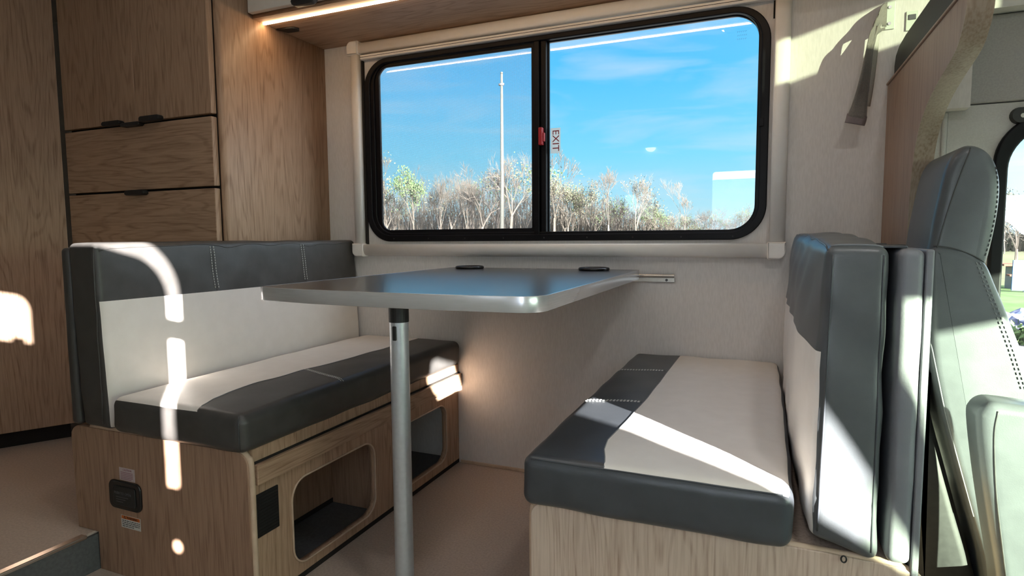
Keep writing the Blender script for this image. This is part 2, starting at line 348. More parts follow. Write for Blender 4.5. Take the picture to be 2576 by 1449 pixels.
# insect screen: a fine woven mesh, threads drawn at their real pitch
def screen_mat():
    m = bpy.data.materials.new('insect_screen'); m.use_nodes = True; t = m.node_tree; t.nodes.clear()
    o = N(t, 'ShaderNodeOutputMaterial'); tr = N(t, 'ShaderNodeBsdfTransparent'); df = N(t, 'ShaderNodeBsdfDiffuse'); df.inputs[0].default_value = (0.62, 0.64, 0.70, 1)
    tc = N(t, 'ShaderNodeTexCoord'); w = []
    for d_, s_ in (('X', 118.0), ('Z', 118.0)):
        wv = N(t, 'ShaderNodeTexWave', wave_type='BANDS', bands_direction=d_); wv.inputs['Scale'].default_value = s_; wv.inputs['Distortion'].default_value = 0.0
        L(t, tc.outputs['Object'], wv.inputs['Vector']); w.append(wv)
    mxm = N(t, 'ShaderNodeMath', operation='MAXIMUM'); L(t, w[0].outputs['Fac'], mxm.inputs[0]); L(t, w[1].outputs['Fac'], mxm.inputs[1])
    r = N(t, 'ShaderNodeMapRange'); r.inputs['From Min'].default_value = 0.55; r.inputs['From Max'].default_value = 1.0; r.inputs['To Max'].default_value = 0.26; L(t, mxm.outputs[0], r.inputs['Value'])
    mx = N(t, 'ShaderNodeMixShader'); L(t, r.outputs[0], mx.inputs[0]); L(t, tr.outputs[0], mx.inputs[1]); L(t, df.outputs[0], mx.inputs[2]); L(t, mx.outputs[0], o.inputs[0]); return m
M['screen'] = screen_mat()
def shade_mat():
    m = bpy.data.materials.new('privacy_shade_cloth'); m.use_nodes = True; t = m.node_tree; t.nodes.clear()
    o = N(t, 'ShaderNodeOutputMaterial'); a = N(t, 'ShaderNodeBsdfDiffuse'); a.inputs[0].default_value = (0.5, 0.5, 0.5, 1)
    b = N(t, 'ShaderNodeBsdfTranslucent'); b.inputs[0].default_value = (0.28, 0.30, 0.33, 1)
    mx = N(t, 'ShaderNodeAddShader'); L(t, a.outputs[0], mx.inputs[0]); L(t, b.outputs[0], mx.inputs[1]); L(t, mx.outputs[0], o.inputs[0]); return m
M['shade'] = shade_mat()

# ================================================================ room shell
YW, YO, CZ = 1.986, -0.26, 1.96        # window wall, opposite wall, ceiling
XREAR, XCAB, XW = -4.2, 0.345, 2.05
# window wall with the hole for the big sliding window
WX0, WX1, WZ0, WZ1, WR = -1.44, -0.008, 0.868, 1.535, 0.085
tag(link('wall_back', plate([[(XREAR, -0.06), (XCAB, -0.06), (XCAB, 2.02), (XREAR, 2.02)], rrect(WX0, WX1, WZ0, WZ1, WR)], 'y', YW, YW + 0.05), M['wallfab']),
    'linen textured wallboard around the big sliding window', 'wall', None, 'structure')
tag(link('floor', box(-1.59, XCAB + 0.05, YO - 0.02, YW + 0.03, -0.05, 0.0), M['floor']), 'tan speckled vinyl floor under the dinette table', 'floor', None, 'structure')
pf = tag(link('floor_platform', box(XREAR, -1.602, YO - 0.02, YW + 0.03, -0.05, 0.10, 0.003), M['floor']), 'raised tan vinyl floor left of the dinette', 'floor', None, 'structure')
link('riser', box(-1.602, -1.592, YO - 0.02, YW, -0.01, 0.094), M['riser'], pf)
link('nosing', box(-1.612, -1.588, YO - 0.02, 0.94, 0.094, 0.1035, 0.003), M['steel'], pf)
tag(link('baseboard_back', box(-1.054, -0.35, YW - 0.006, YW, 0, 0.012, 0.002), M['edge']), 'thin wooden strip where floor meets window wall', 'baseboard', None, 'structure')
tag(link('ceiling', box(XREAR, XCAB + 1.0, YO - 0.05, YW + 0.05, CZ, CZ + 0.05), M['ceil']), 'pale vinyl ceiling', 'ceiling', None, 'structure')
tag(link('wall_left', box(XREAR - 0.05, XREAR, YO - 0.05, YW + 0.05, -0.05, CZ + 0.05), M['shell']), 'rear wall of the motorhome', 'wall', None, 'structure')

# opposite wall: entry door window with a shade, rear side window, cab passenger window, front quarter window
slot_out = rrect(-0.33, 0.092, 0.655, 1.29, (0.02, 0.01, 0.13, 0.02), 10)
win_rear = rrect(-0.92, -0.720, 0.985, 1.158, (0.01, 0.004, 0.055, 0.01), 8)
def ccw_hole(c, r, n=16): return [(c[0] + r * math.cos(2 * PI * k / n), c[1] + r * math.sin(2 * PI * k / n)) for k in range(n)]
pass_win = [(1.195, 1.01), (1.21, 1.075), (1.25, 1.09), (1.40, 1.088), (1.447, 1.005), (1.60, 0.775), (1.585, 0.765), (1.457, 0.828), (1.39, 0.862), (1.33, 0.928), (1.23, 0.975)]
quarter = [(1.545, 1.16), (2.046, 1.16), (2.046, 0.60), (1.82, 0.60), (1.66, 0.83), (1.596, 0.972), (1.586, 1.009), (1.55, 1.065)]
tag(link('wall_front', plate([[(XREAR, -0.3), (XW + 0.02, -0.3), (XW + 0.02, 2.02), (XREAR, 2.02)], slot_out, win_rear, ccw_hole((0.074, 0.507), 0.014), pass_win, quarter], 'y', YO + 0.007, YO + 0.010), M['shell']),
    'entry side wall behind the viewer', 'wall', None, 'structure')
d1 = empty('door_1', (-0.3, YO, 0), label='entry door window behind the viewer with a privacy shade', cat='door', kind='structure')
link('privacy_shade', plate([rrect(-0.34, 0.0565, 0.64, 1.238, (0.02, 0.01, 0.10, 0.02), 10)], 'y', YO + 0.003, YO + 0.006), M['shade'], d1)
link('shade_catch', box(0.045, 0.108, YO + 0.0105, YO + 0.014, 1.026, 1.090, 0.001), M['black'], d1)
link('window_catch', box(-0.808, -0.754, YO + 0.0105, YO + 0.014, 0.97, 1.000, 0.001), M['black'], d1)
tag(link('window_7', plate([[(-1.05, 0.95), (-0.66, 0.95), (-0.66, 1.2), (-1.05, 1.2)]], 'y', YO - 0.010, YO - 0.006), M['glassprivacy']), 'small dark privacy window on the entry side', 'window', None, 'structure')
tag(link('window_3', plate([[(1.15, 0.74), (1.53, 0.74), (1.53, 1.12), (1.15, 1.12)]], 'y', YO - 0.010, YO - 0.006), M['glass']), 'clear cab side glass behind the viewer', 'window', None, 'structure')
tag(link('window_6', plate([[(1.535, 0.56), (2.06, 0.56), (2.06, 1.18), (1.535, 1.18)]], 'y', YO - 0.010, YO - 0.006), M['glassgreen']), 'green tinted front quarter glass behind the viewer', 'window', None, 'structure')

# driver side of the cab: felt lining with a rounded door window
YC = 2.035
CW = rrect(0.600, 1.60, 0.50, 1.145, (0.03, 0.05, 0.1, 0.11), 10)
cabw = tag(link('wall_right', plate([[(XCAB - 0.04, -0.3), (XW, -0.3), (XW, 1.2135), (XCAB - 0.04, 1.2135)], CW], 'y', YC, YC + 0.06, 0.003), M['headliner2']), 'pale felt lining around the cab door window', 'wall', None, 'structure')
link('upper_lining', box(XCAB - 0.04, XW, YC - 0.004, YC + 0.06, 1.2165, 1.447, 0.006), M['headliner'], cabw)
link('roof_lining', box(XCAB - 0.04, XW, YC - 0.010, YC + 0.06, 1.449, 1.75, 0.006), M['headliner2'], cabw)
link('pillar_rib', box(0.448, 0.462, YC - 0.007, YC + 0.002, 0.95, 1.20, 0.006, 3), M['headliner2'], cabw)
# cab front, floor and roof; windscreen and cap skylight
tag(link('wall_cab_front', plate([[(YO + 0.0102, -0.3), (YC + 0.05, -0.3), (YC + 0.05, 1.75), (YO + 0.0102, 1.75)], rrect(-0.235, 1.95, 0.55, 1.163, 0.02)], 'x', XW, XW + 0.004), M['headliner']),
    'cab front with the windscreen opening', 'wall', None, 'structure')
tag(link('window_4', plate([rrect(-0.25, 1.97, 0.53, 1.18, 0.02)], 'x', XW + 0.01, XW + 0.016), M['glassgreen']), 'green tinted windscreen', 'window', None, 'structure')
tag(link('floor_cab', box(XCAB + 0.05, XW, YO, YC, -0.2, -0.14), M['black']), 'dark cab floor', 'floor', None, 'structure')
tag(link('wall_cap', plate([[(YO - 0.05, 1.62), (YW + 0.05, 1.62), (YW + 0.05, 2.0), (YO - 0.05, 2.0)], rrect(0.76, 1.32, 1.645, 1.786, 0.006)], 'x', 1.30, 1.303), M['shell']),
    'front cap wall above the cab with a small skylight', 'wall', None, 'structure')
tag(link('window_5', plate([rrect(0.7, 1.4, 1.63, 1.80, 0.01)], 'x', 1.35, 1.354), M['glasssky']), 'dark tinted skylight in the front cap', 'window', None, 'structure')
tag(link('ceiling_cab', plate([[(1.36, YO), (XW + 0.02, YO), (XW + 0.02, YC + 0.03), (1.36, YC + 0.03)]], 'z', 1.62, 1.68), M['headliner']), 'cab roof', 'ceiling', None, 'structure')
tag(link('wall_cap_back', box(0.345, 1.34, YW + 0.001, YW + 0.05, 1.45, 2.0), M['shell']), 'side of the front cap above the driver', 'wall', None, 'structure')

# ceiling lamps: first one reflects in the glass, other four added unseen for fill
for i, (x, y) in enumerate(((-0.19, 0.58), (-1.15, 0.95), (-0.70, 0.98), (0.36, 0.52), (-2.9, 0.5))):
    lab = ['round ceiling lamp above the right bench aisle', 'added unseen round ceiling lamp above the left bench aisle', 'added unseen round ceiling lamp above the table', 'added unseen round ceiling lamp behind the cab seats', 'added unseen round ceiling lamp at the rear'][i]
    t = empty('ceiling_light', (x, y, CZ), label=lab, cat="lamp", group="ceiling lamps")
    bm = bmesh.new(); bmesh.ops.create_cone(bm, cap_ends=True, segments=32, radius1=0.036, radius2=0.036, depth=0.004, matrix=Matrix.Translation((x, y, CZ - 0.009)))
    link('diffuser', bm_mesh(bm), M['lamp'], t)
    ring = [(x + 0.042 * math.cos(a), y + 0.042 * math.sin(a), CZ - 0.006) for a in np.linspace(0, 2 * PI, 33)]
    v, f = tube_np(ring, 0.006, 8, False); link('bezel', py_mesh(v, f), M['trim'], t, smooth=True)
    ld = bpy.data.lights.new('lamp', 'AREA'); ld.shape = 'DISK'; ld.size = 0.09; ld.energy = CEIL_W * (1.0, 1.0, 1.0, 3.6, 0.35)[i]; ld.color = SPOT_COL  # fourth lamp boosted to fill the right bench end faces
    lo = bpy.data.objects.new('lamp_light', ld); C.objects.link(lo); lo.parent = t; lo.location = (0, 0, -0.016)

wl = empty('wall_lamp', (-0.743, YO + 0.012, 1.474), label='small dome reading lamp on the entry side wall', cat='lamp')
bm = bmesh.new(); bmesh.ops.create_uvsphere(bm, u_segments=24, v_segments=12, radius=0.036, matrix=Matrix.Translation((-0.743, YO + 0.016, 1.478)) @ Matrix.Diagonal((1, 0.7, 0.8, 1)))
bmesh.ops.bisect_plane(bm, geom=bm.verts[:] + bm.edges[:] + bm.faces[:], plane_co=(-0.743, 0, 1.474), plane_no=(0, 0, 1), clear_outer=True)
link('lamp_bowl', bm_mesh(bm), M['lamp'], wl, True)
link('lamp_cap', box(-0.785, -0.701, YO + 0.010, YO + 0.050, 1.475, 1.482, 0.003), M['trim'], wl)

# ================================================================ window 1 : sliding window with shade cassette
w1 = empty('window_1', (-0.72, YW, 0.8), label='black framed sliding window in a white shade surround', cat='window', kind='structure')
def profile_bar(p0, p1, prof, fwd):
    """bar from p0 to p1 with cross profile [(u, d)]: u along `fwd` x axis, d towards the room (-y)"""
    v, f = [], []
    for P in (p0, p1):
        for u, d in prof: v.append((P[0] + fwd[0] * u, YW - d, P[1] + fwd[1] * u))
    n = len(prof)
    for k in range(n):
        k2 = (k + 1) % n; f.append((k, k2, n + k2, n + k))
    f += [tuple(range(n))[::-1], tuple(range(n, 2 * n))]
    bm = bmesh.new(); me = py_mesh(v, f); bm.from_mesh(me); return bm_mesh(bm)
prof = [(0, 0.0), (0, 0.030), (0.003, 0.034), (0.012, 0.036), (0.024, 0.035), (0.036, 0.030), (0.042, 0.022), (0.0445, 0.010), (0.0445, 0)]
TX0, TX1, TZ0, TZ1 = -1.462, 0.013, 0.838, 1.571      # inner edges of the surround
link('surround_left', profile_bar((TX0, TZ0 + 0.005), (TX0, TZ1 - 0.005), prof, (-1, 0)), M['trim'], w1, True)
link('surround_right', profile_bar((TX1, TZ0 + 0.005), (TX1, TZ1 + 0.05), prof, (1, 0)), M['trim'], w1, True)
link('surround_bottom', profile_bar((TX0 + 0.002, TZ0), (TX1 - 0.002, TZ0), prof, (0, -1)), M['trim'], w1, True)
link('surround_top', profile_bar((TX0 + 0.002, TZ1), (TX1 + 0.05, TZ1), prof, (0, 1)), M['trim'], w1, True)
for (cx, cz, sx, sz) in ((TX0, TZ0, -1, -1), (TX1, TZ0, 1, -1), (TX0, TZ1, -1, 1)):
    a0, a1 = sorted((cx + sx * -0.004, cx + sx * 0.0475)); b0, b1 = sorted((cz + sz * -0.004, cz + sz * 0.0475))
    rs = [0.002] * 4; rs[{(-1, -1): 0, (1, -1): 1, (1, 1): 2, (-1, 1): 3}[(sx, sz)]] = 0.022
    link('corner_cap', plate([rrect(a0, a1, b0, b1, rs)], 'y', YW - 0.0395, YW, 0.004), M['trim'], w1)
link('shade_bar', box(TX0 + 0.006, TX1 - 0.004, YW - 0.026, YW - 0.008, 1.549, 1.566, 0.003), M['trim'], w1)
link('bar_groove', box(TX0 + 0.006, TX1 - 0.004, YW - 0.0265, YW - 0.020, 1.5565, 1.5580), M['slot'], w1)
link('shade_channel', box(TX0 + 0.0005, TX0 + 0.008, YW - 0.012, YW + 0.001, 0.839, 1.548), M['slot'], w1)
link('shade_channel', box(TX1 - 0.005, TX1 - 0.0005, YW - 0.012, YW + 0.001, 1.50, 1.548), M['slot'], w1)
# black frame rings
link('outer_frame', plate([rrect(-1.452, 0.004, 0.849, 1.548, 0.105, 12), rrect(-1.428, -0.02, 0.872, 1.530, 0.085, 12)], 'y', YW - 0.010, YW + 0.006, 0.003), M['blackframe'], w1)
link('inner_frame', plate([rrect(-1.434, -0.012, 0.863, 1.538, 0.09, 12), rrect(-1.412, -0.030, 0.881, 1.5315, 0.075, 12)], 'y', YW - 0.003, YW + 0.030, 0.003), M['blackframe'], w1)
link('sash', plate([rrect(-1.425, -0.732, 0.872, 1.530, (0.07, 0.004, 0.004, 0.07), 10), rrect(-1.392, -0.760, 0.894, 1.517, (0.035, 0.004, 0.004, 0.035), 10)], 'y', YW + 0.004, YW + 0.016, 0.002), M['blackframe'], w1)
link('fixed_sash', plate([rrect(-0.735, -0.018, 0.868, 1.533, (0.004, 0.09, 0.09, 0.004), 12), rrect(-0.699, -0.024, 0.877, 1.529, (0.003, 0.085, 0.085, 0.003), 12)], 'y', YW + 0.017, YW + 0.028, 0.002), M['blackframe'], w1)
link('mullion', box(-0.748, -0.728, YW - 0.006, YW + 0.016, 0.868, 1.535, 0.003), M['blackframe'], w1)
link('mullion', box(-0.724, -0.704, YW - 0.001, YW + 0.022, 0.868, 1.535, 0.003), M['blackframe'], w1)
link('screen', box(-1.395, -0.757, YW + 0.0095, YW + 0.0100, 0.892, 1.519), M['screen'], w1)
link('pane', box(-1.42, -0.745, YW + 0.0220, YW + 0.0221, 0.876, 1.53), M['glasstint'], w1)
link('pane', box(-0.715, -0.012, YW + 0.0235, YW + 0.0236, 0.865, 1.537), M['glasstint'], w1)
lt = link('latch', box(-0.727, -0.712, YW - 0.020, YW - 0.001, 1.178, 1.238, 0.003), M['red'], w1, label='red plastic release latch')
link('latch_lever', box(-0.715, -0.706, YW - 0.016, YW - 0.003, 1.190, 1.220, 0.002), M['red'], lt)
link('weep_hole', box(-0.022, -0.010, YW - 0.013, YW - 0.006, 1.188, 1.212, 0.001), M['blackframe'], w1)
for k in range(9):
    x = -1.33 + k * 0.155
    bm = bmesh.new(); bmesh.ops.create_uvsphere(bm, u_segments=8, v_segments=5, radius=0.0028, matrix=Matrix.Translation((x, YW - 0.0095, 0.8595))); link('frame_screw', bm_mesh(bm), M['black'], w1)
def text_mesh(s, size, extr=0.0002):
    cu = bpy.data.curves.new('t', 'FONT'); cu.body = s; cu.size = size; cu.extrude = extr; cu.align_x = 'CENTER'; cu.align_y = 'CENTER'
    o = bpy.data.objects.new('t', cu); me = bpy.data.meshes.new_from_object(o); bpy.data.objects.remove(o); bpy.data.curves.remove(cu); return me
def place_text(me, right, upv, org):
    r, u = Vector(right), Vector(upv); n = r.cross(u)
    for v in me.vertices: v.co = Vector(org) + r * v.co.x + u * v.co.y + n * v.co.z
    me.update(); return me
# EXIT sticker on the right pane, reading downwards
ex = tag(link('exit_sticker', box(-0.696, -0.660, YW + 0.0225, YW + 0.0226, 1.152, 1.239), M['winsticker']), 'white sticker with red vertical EXIT letters on the right pane', 'sticker')
me = text_mesh('EXIT', 0.040); 
for v in me.vertices: v.co.x *= 0.90; v.co.y *= 0.86
link('lettering', place_text(me, (0, 0, -1), (1, 0, 0), (-0.678, YW + 0.0220, 1.196)), M['redink'], ex)
gm = empty('glass_stamp', (-0.078, YW + 0.023, 1.47), label='small faint etched stamp in the upper corner of the right pane', cat='stamp')
for j, z_ in enumerate((1.482, 1.471, 1.460)):
    mb = MB()
    for k in range(5):
        x0 = -0.092 + k * 0.0058 + 0.001 * (j == 1)
        v, f = tube_np([(x0, YW + 0.0230, z_ - 0.0022), (x0 + 0.0012, YW + 0.0230, z_ + 0.0022), (x0 + 0.0034, YW + 0.0230, z_ + 0.0005 * (k % 3))], 0.00035, 4); mb.add((v, f))
    link('stamp_line', mb.mesh(), M['ink'], gm)
# cab door window
w2 = empty('window_2', (1.0, YC, 0.5), label='cab door window with dark rubber surround at the right edge', cat='window', kind='structure')
link('rubber_surround', plate([rrect(0.570, 1.63, 0.45, 1.185, (0.03, 0.05, 0.1, 0.13), 12), rrect(0.602, 1.60, 0.48, 1.150, (0.03, 0.05, 0.1, 0.115), 12)], 'y', YC - 0.014, YC + 0.05, 0.006), M['blackframe'], w2)
link('cab_pane', box(0.58, 1.62, YC + 0.045, YC + 0.046, 0.47, 1.17), M['glass'], w2)
gr = tag(link('coat_hook', py_mesh(*tube_np([(0.622, YC - 0.016, 1.176), (0.622, YC + 0.002, 1.176)], [0.020, 0.023], 20)), M['black']), 'round black plug in the felt above the cab window', 'plug')
link('plug_centre', py_mesh(*tube_np([(0.625, YC - 0.018, 1.174), (0.625, YC - 0.014, 1.174)], 0.006, 12)), M['steel'], gr)

# ================================================================ overhead cabinet with LED strip
OX1, OZ = 0.28, 1.6175
oc = empty('overhead_cabinet', (-0.7, 1.8, OZ), label='wall cabinet above the window with white doors and an LED strip beneath', cat='cabinet')
link('underside', plate([[(-1.6445, 1.618), (OX1, 1.618), (OX1, YW - 0.001), (-1.6445, YW - 0.001)]], 'z', OZ, OZ + 0.018), M['woodx'], oc)
link('body', box(-1.6445, OX1, 1.618, YW - 0.001, OZ + 0.018, CZ - 0.001), M['woodx'], oc)
for i in range(3):
    x0 = -1.640 + i * 0.64
    d = link('door', box(x0, x0 + 0.636, 1.594, 1.615, OZ + 0.012, CZ - 0.01, 0.002), M['white'], oc, label='white laminate door' )
    pr = [(0.0, 0.0), (0.004, -0.010), (0.014, -0.016), (0.080, -0.016), (0.092, -0.010), (0.098, 0.0), (0.092, 0.012), (0.006, 0.012)]
    hx = x0 + 0.20
    link('pull', plate([[(hx + a, OZ + 0.013 + b) for a, b in pr]], 'y', 1.578, 1.600, 0.003), M['black'], d, label='black plastic pull')
ls = tag(link('led_strip', box(-1.642, 0.05, 1.660, 1.670, OZ - 0.006, OZ - 0.0005, 0.002), M['led']), 'glowing warm LED strip under the overhead cabinet', 'light')
cl = tag(link('cabinet_clip', plate([[(-1.640, 1.722), (-1.575, 1.730), (-1.560, 1.750), (-1.575, 1.768), (-1.625, 1.766)]], 'z', OZ - 0.006, OZ - 0.0005, 0.002), M['black']), 'small dark clip under the overhead cabinet by the corner', 'clip')

# ================================================================ tall cabinet and drawers, partition
tcb = empty('tall_cabinet', (-2.0, 1.7, 0.1), label='tall oak cabinet with two doors above two drawers left of the window', cat='cabinet')
sp = [(-1.668, 1.475), (-1.668, 1.9855), (-1.6455, 1.9855), (-1.6455, 1.492)] + [(-1.6615 + 0.016 * math.cos(a), 1.488 - 0.016 * math.sin(a) + 0.0) for a in np.linspace(0.2, PI / 2, 6)]
link('side_panel', plate([sp], 'z', 0.101, CZ - 0.001), M['wood'], tcb)
link('carcass', box(-2.425, -1.669, 1.478, YW - 0.002, 0.101, CZ - 0.001), M['slot'], tcb)
doors = [('door', -2.420, -2.029, 1.272, CZ - 0.004, 'wood2'), ('door', -2.026, -1.669, 1.272, CZ - 0.004, 'wood2'), ('drawer', -2.420, -1.669, 1.038, 1.262, 'woodx'), ('drawer', -2.420, -1.669, 0.70, 1.030, 'woodx'), ('drawer', -2.420, -1.669, 0.36, 0.692, 'woodx'), ('drawer', -2.420, -1.669, 0.12, 0.352, 'woodx')]
pulls = [(-2.180, -2.085, 1.264, 1.280), (-1.985, -1.888, 1.264, 1.283), (-2.080, -1.985, 1.254, 1.268), (-2.080, -1.983, 1.018, 1.036)]
ho = []
for i, (nm, x0, x1, z0, z1, mt) in enumerate(doors):
    o = link(nm, box(x0, x1, 1.450, 1.472, z0, z1, 0.0015), M[mt], tcb); ho.append(o)
    link('edge_strip', box(x1 - 0.0015, x1 + 0.001, 1.4515, 1.4715, z0 + 0.002, z1 - 0.002), M['wood2'], o)
for i, (x0, x1, z0, z1) in enumerate(pulls):
    pr = [(x0, z0 + 0.004), (x0 + 0.008, z0), (x1 - 0.008, z0), (x1, z0 + 0.004), (x1, z1 - 0.005), (x1 - 0.007, z1), (x0 + 0.007, z1), (x0, z1 - 0.005)]
    link('pull', plate([pr], 'y', 1.428, 1.4495, 0.002), M['black'], ho[i])
# angled partition beside the drawers
pd = Vector((0.12, 0.206, 0)).normalized(); P1 = Vector((-2.430, 1.440, 0)); P0 = P1 - pd * 1.05; pn = Vector((-pd.y, pd.x, 0)) * 0.03
vv = []
for P in (P0, P1, P1 + pn, P0 + pn):
    for z in (0.160, CZ - 0.002): vv.append((P.x, P.y, z))
ff = [(0, 2, 3, 1), (2, 4, 5, 3), (4, 6, 7, 5), (6, 0, 1, 7), (0, 6, 4, 2), (1, 3, 5, 7)]
pt = empty('partition_panel', (P1.x, P1.y, 0.1), label='large plain oak panel standing at an angle at the far left', cat='partition')
bm = bmesh.new(); bm.from_mesh(py_mesh(vv, ff)); link('panel', bm_mesh(bm), M['wood3'], pt)
vv = []
for P in (P0 + pn * 0.9, P1 + pn * 0.9 - pd * 0.03, P1 + pn * 1.3 - pd * 0.03, P0 + pn * 1.3):
    for z in (0.1005, 0.170): vv.append((P.x, P.y, z))
bm = bmesh.new(); bm.from_mesh(py_mesh(vv, ff)); link('toe_kick', bm_mesh(bm), M['slot'], pt)  # near-black colour imitates the soft shadow beneath the panel

# ================================================================ upholstery builder
def remap_lin(n, dense):
    """0..1 parameters denser near both ends"""
    e = list(np.linspace(0, dense, 7)) + list(np.linspace(dense, 1 - dense, n))[1:-1] + list(np.linspace(1 - dense, 1, 7))
    return np.array(e)
def cushion(x0, x1, y0, y1, z0, z1, r, puff=(0, 0, 0), split=None, warp=None, wr=0.0, n=(14, 26, 10), seed=0, taper=None):
    """Rounded box cushion. split = (axis, f(other coords) -> coordinate, side, test(normal axis, sign)) marks the light panel.
    returns (dark mesh, light mesh)"""
    lo = np.array([x0, y0, z0]); hi = np.array([x1, y1, z1]); S = hi - lo
    pr = [remap_lin(n[k], min(0.3, 1.6 * r / S[k])) for k in range(3)]
    verts = []; faces = []; lab = []; idx = {}
    rng = np.random.RandomState(seed); ph = rng.rand(12) * 6.28
    def put(key, q):
        if key in idx: return idx[key]
        idx[key] = len(verts); verts.append(q); return idx[key]
    def shape(q):
        c = np.clip(q, lo + r, hi - r); d = q - c; l = np.linalg.norm(d)
        p = c + (d / l * min(r, l) if l > 1e-9 else 0) if (np.abs(d) > 1e-9).sum() > 1 else q.copy()
        u = (p - lo) / S * 2 - 1
        b = 1 - u ** 2; b = np.clip(b, 0, 1)
        bump = np.sqrt(b)
        for k in range(3):
            o = [j for j in range(3) if j != k]
            p[k] += puff[k] * np.sign(u[k]) * abs(u[k]) ** 3 * (bump[o[0]] * bump[o[1]]) ** 0.8
        if wr:
            s = p * 16
            w = np.sin(s[2] * 1.3 + s[0] * 2.1 + ph[0] + 1.5 * np.sin(s[1] * .7 + ph[1])) * np.sin(s[1] * 1.1 - s[2] * 0.8 + ph[2]) + 0.5 * np.sin(s[2] * 3.7 + s[1] * 2.3 + ph[3] + s[0] * 3)
            nn = u * (np.abs(u) > 0.8); ln = np.linalg.norm(nn)
            if ln > 0: p = p + nn / ln * w * wr
        if warp is not None: p = warp(p, u)
        return p
    for ax in range(3):
        a, b = [k for k in range(3) if k != ax]
        for sgn in (0, 1):
            A = pr[a]; B = pr[b]
            spl = split is not None and split['face'] == (ax, sgn)
            for i in range(len(A)):
                for j in range(len(B)):
                    q = np.zeros(3); q[ax] = hi[ax] if sgn else lo[ax]; q[a] = lo[a] + A[i] * S[a]; q[b] = lo[b] + B[j] * S[b]
                    if split is not None and split.get('axis') in (a, b) and ax != split['axis']:
                        s_ax = split['axis']; o_ax = split['other']
                        # pull the nearest grid line onto the seam curve
                        g = pr[s_ax]; k = split['k']; t0 = lo[s_ax] + g[k] * S[s_ax]
                        tgt = split['f'](q[o_ax])
                        cur = q[s_ax]
                        if cur <= t0: q[s_ax] = lo[s_ax] + (cur - lo[s_ax]) * (tgt - lo[s_ax]) / (t0 - lo[s_ax])
                        else: q[s_ax] = hi[s_ax] - (hi[s_ax] - cur) * (hi[s_ax] - tgt) / (hi[s_ax] - t0)
                    key = tuple(np.round(q, 6)); put(key, shape(q))
            def kid(i, j):
                q = np.zeros(3); q[ax] = hi[ax] if sgn else lo[ax]; q[a] = lo[a] + A[i] * S[a]; q[b] = lo[b] + B[j] * S[b]
                if split is not None and split.get('axis') in (a, b) and ax != split['axis']:
                    s_ax = split['axis']; o_ax = split['other']; g = pr[s_ax]; k = split['k']; t0 = lo[s_ax] + g[k] * S[s_ax]
                    tgt = split['f'](q[o_ax]); cur = q[s_ax]
                    if cur <= t0: q[s_ax] = lo[s_ax] + (cur - lo[s_ax]) * (tgt - lo[s_ax]) / (t0 - lo[s_ax])
                    else: q[s_ax] = hi[s_ax] - (hi[s_ax] - cur) * (hi[s_ax] - tgt) / (hi[s_ax] - t0)
                return idx[tuple(np.round(q, 6))]
            for i in range(len(A) - 1):
                for j in range(len(B) - 1):
                    f = (kid(i, j), kid(i + 1, j), kid(i + 1, j + 1), kid(i, j + 1))
                    if (sgn == 1) == (ax == 1): f = f[::-1]
                    light = 0
                    if spl:
                        ii = i if split['axis'] == a else j
                        side = ii < split['k'] if split['side'] < 0 else ii >= split['k']
                        light = 1 if side else 0
                    faces.append(f); lab.append(light)
    def sub(which):
        fs = [f for f, l in zip(faces, lab) if l == which]
        if not fs: return None
        used = sorted({i for f in fs for i in f}); mp_ = {u: k for k, u in enumerate(used)}
        me = py_mesh([verts[u] for u in used], [tuple(mp_[i] for i in f) for f in fs])
        me.polygons.foreach_set('use_smooth', [True] * len(me.polygons)); return me
    return sub(0), sub(1)
def interp(pts):
    xs = [p[0] for p in pts]; ys = [p[1] for p in pts]
    return lambda v: float(np.interp(v, xs, ys))
def stitches(path, step=0.0080, ln=0.0052, rad=0.0010):
    P = [Vector(p) for p in path]; mb = MB()
    D = [0.0]
    for a, b in zip(P[:-1], P[1:]): D.append(D[-1] + (b - a).length)
    def at(t):
        t = min(max(t, 0), D[-1])
        for k in range(len(D) - 1):
            if t <= D[k + 1]: return P[k].lerp(P[k + 1], (t - D[k]) / max(D[k + 1] - D[k], 1e-9))
        return P[-1]
    t = 0.0
    while t + ln <= D[-1]:
        mb.add(tube_np([at(t), at(t + ln / 2), at(t + ln)], rad, 4)); t += step
    return mb.mesh()
def project_path(objs, pts, direction, lift=0.0013):
    """drop a path onto cushion meshes so seams lie on the fabric"""
    from mathutils.bvhtree import BVHTree
    trees = []
    for o in objs:
        me = o.data; off = Vector(o.location)
        par = o.parent
        while par is not None: off += par.location; par = par.parent
        trees.append(BVHTree.FromPolygons([v.co + off for v in me.vertices], [tuple(p.vertices) for p in me.polygons]))
    d = Vector(direction).normalized(); res = []
    for p in pts:
        best = None
        for t in trees:
            h = t.ray_cast(Vector(p) - d * 0.3, d)
            if h[0] is not None and (best is None or h[3] < best[1]): best = (h[0], h[3])
        if best: res.append(best[0] - d * lift)
    return res
def tube_link(name, path, rad, mat, parent, sides=6):
    if len(path) < 2: return None
    v, f = tube_np(path, rad, sides); return link(name, py_mesh(v, f), mat, parent, smooth=True)
def lin(a, b, n): return [tuple(Vector(a).lerp(Vector(b), i / (n - 1))) for i in range(n)]

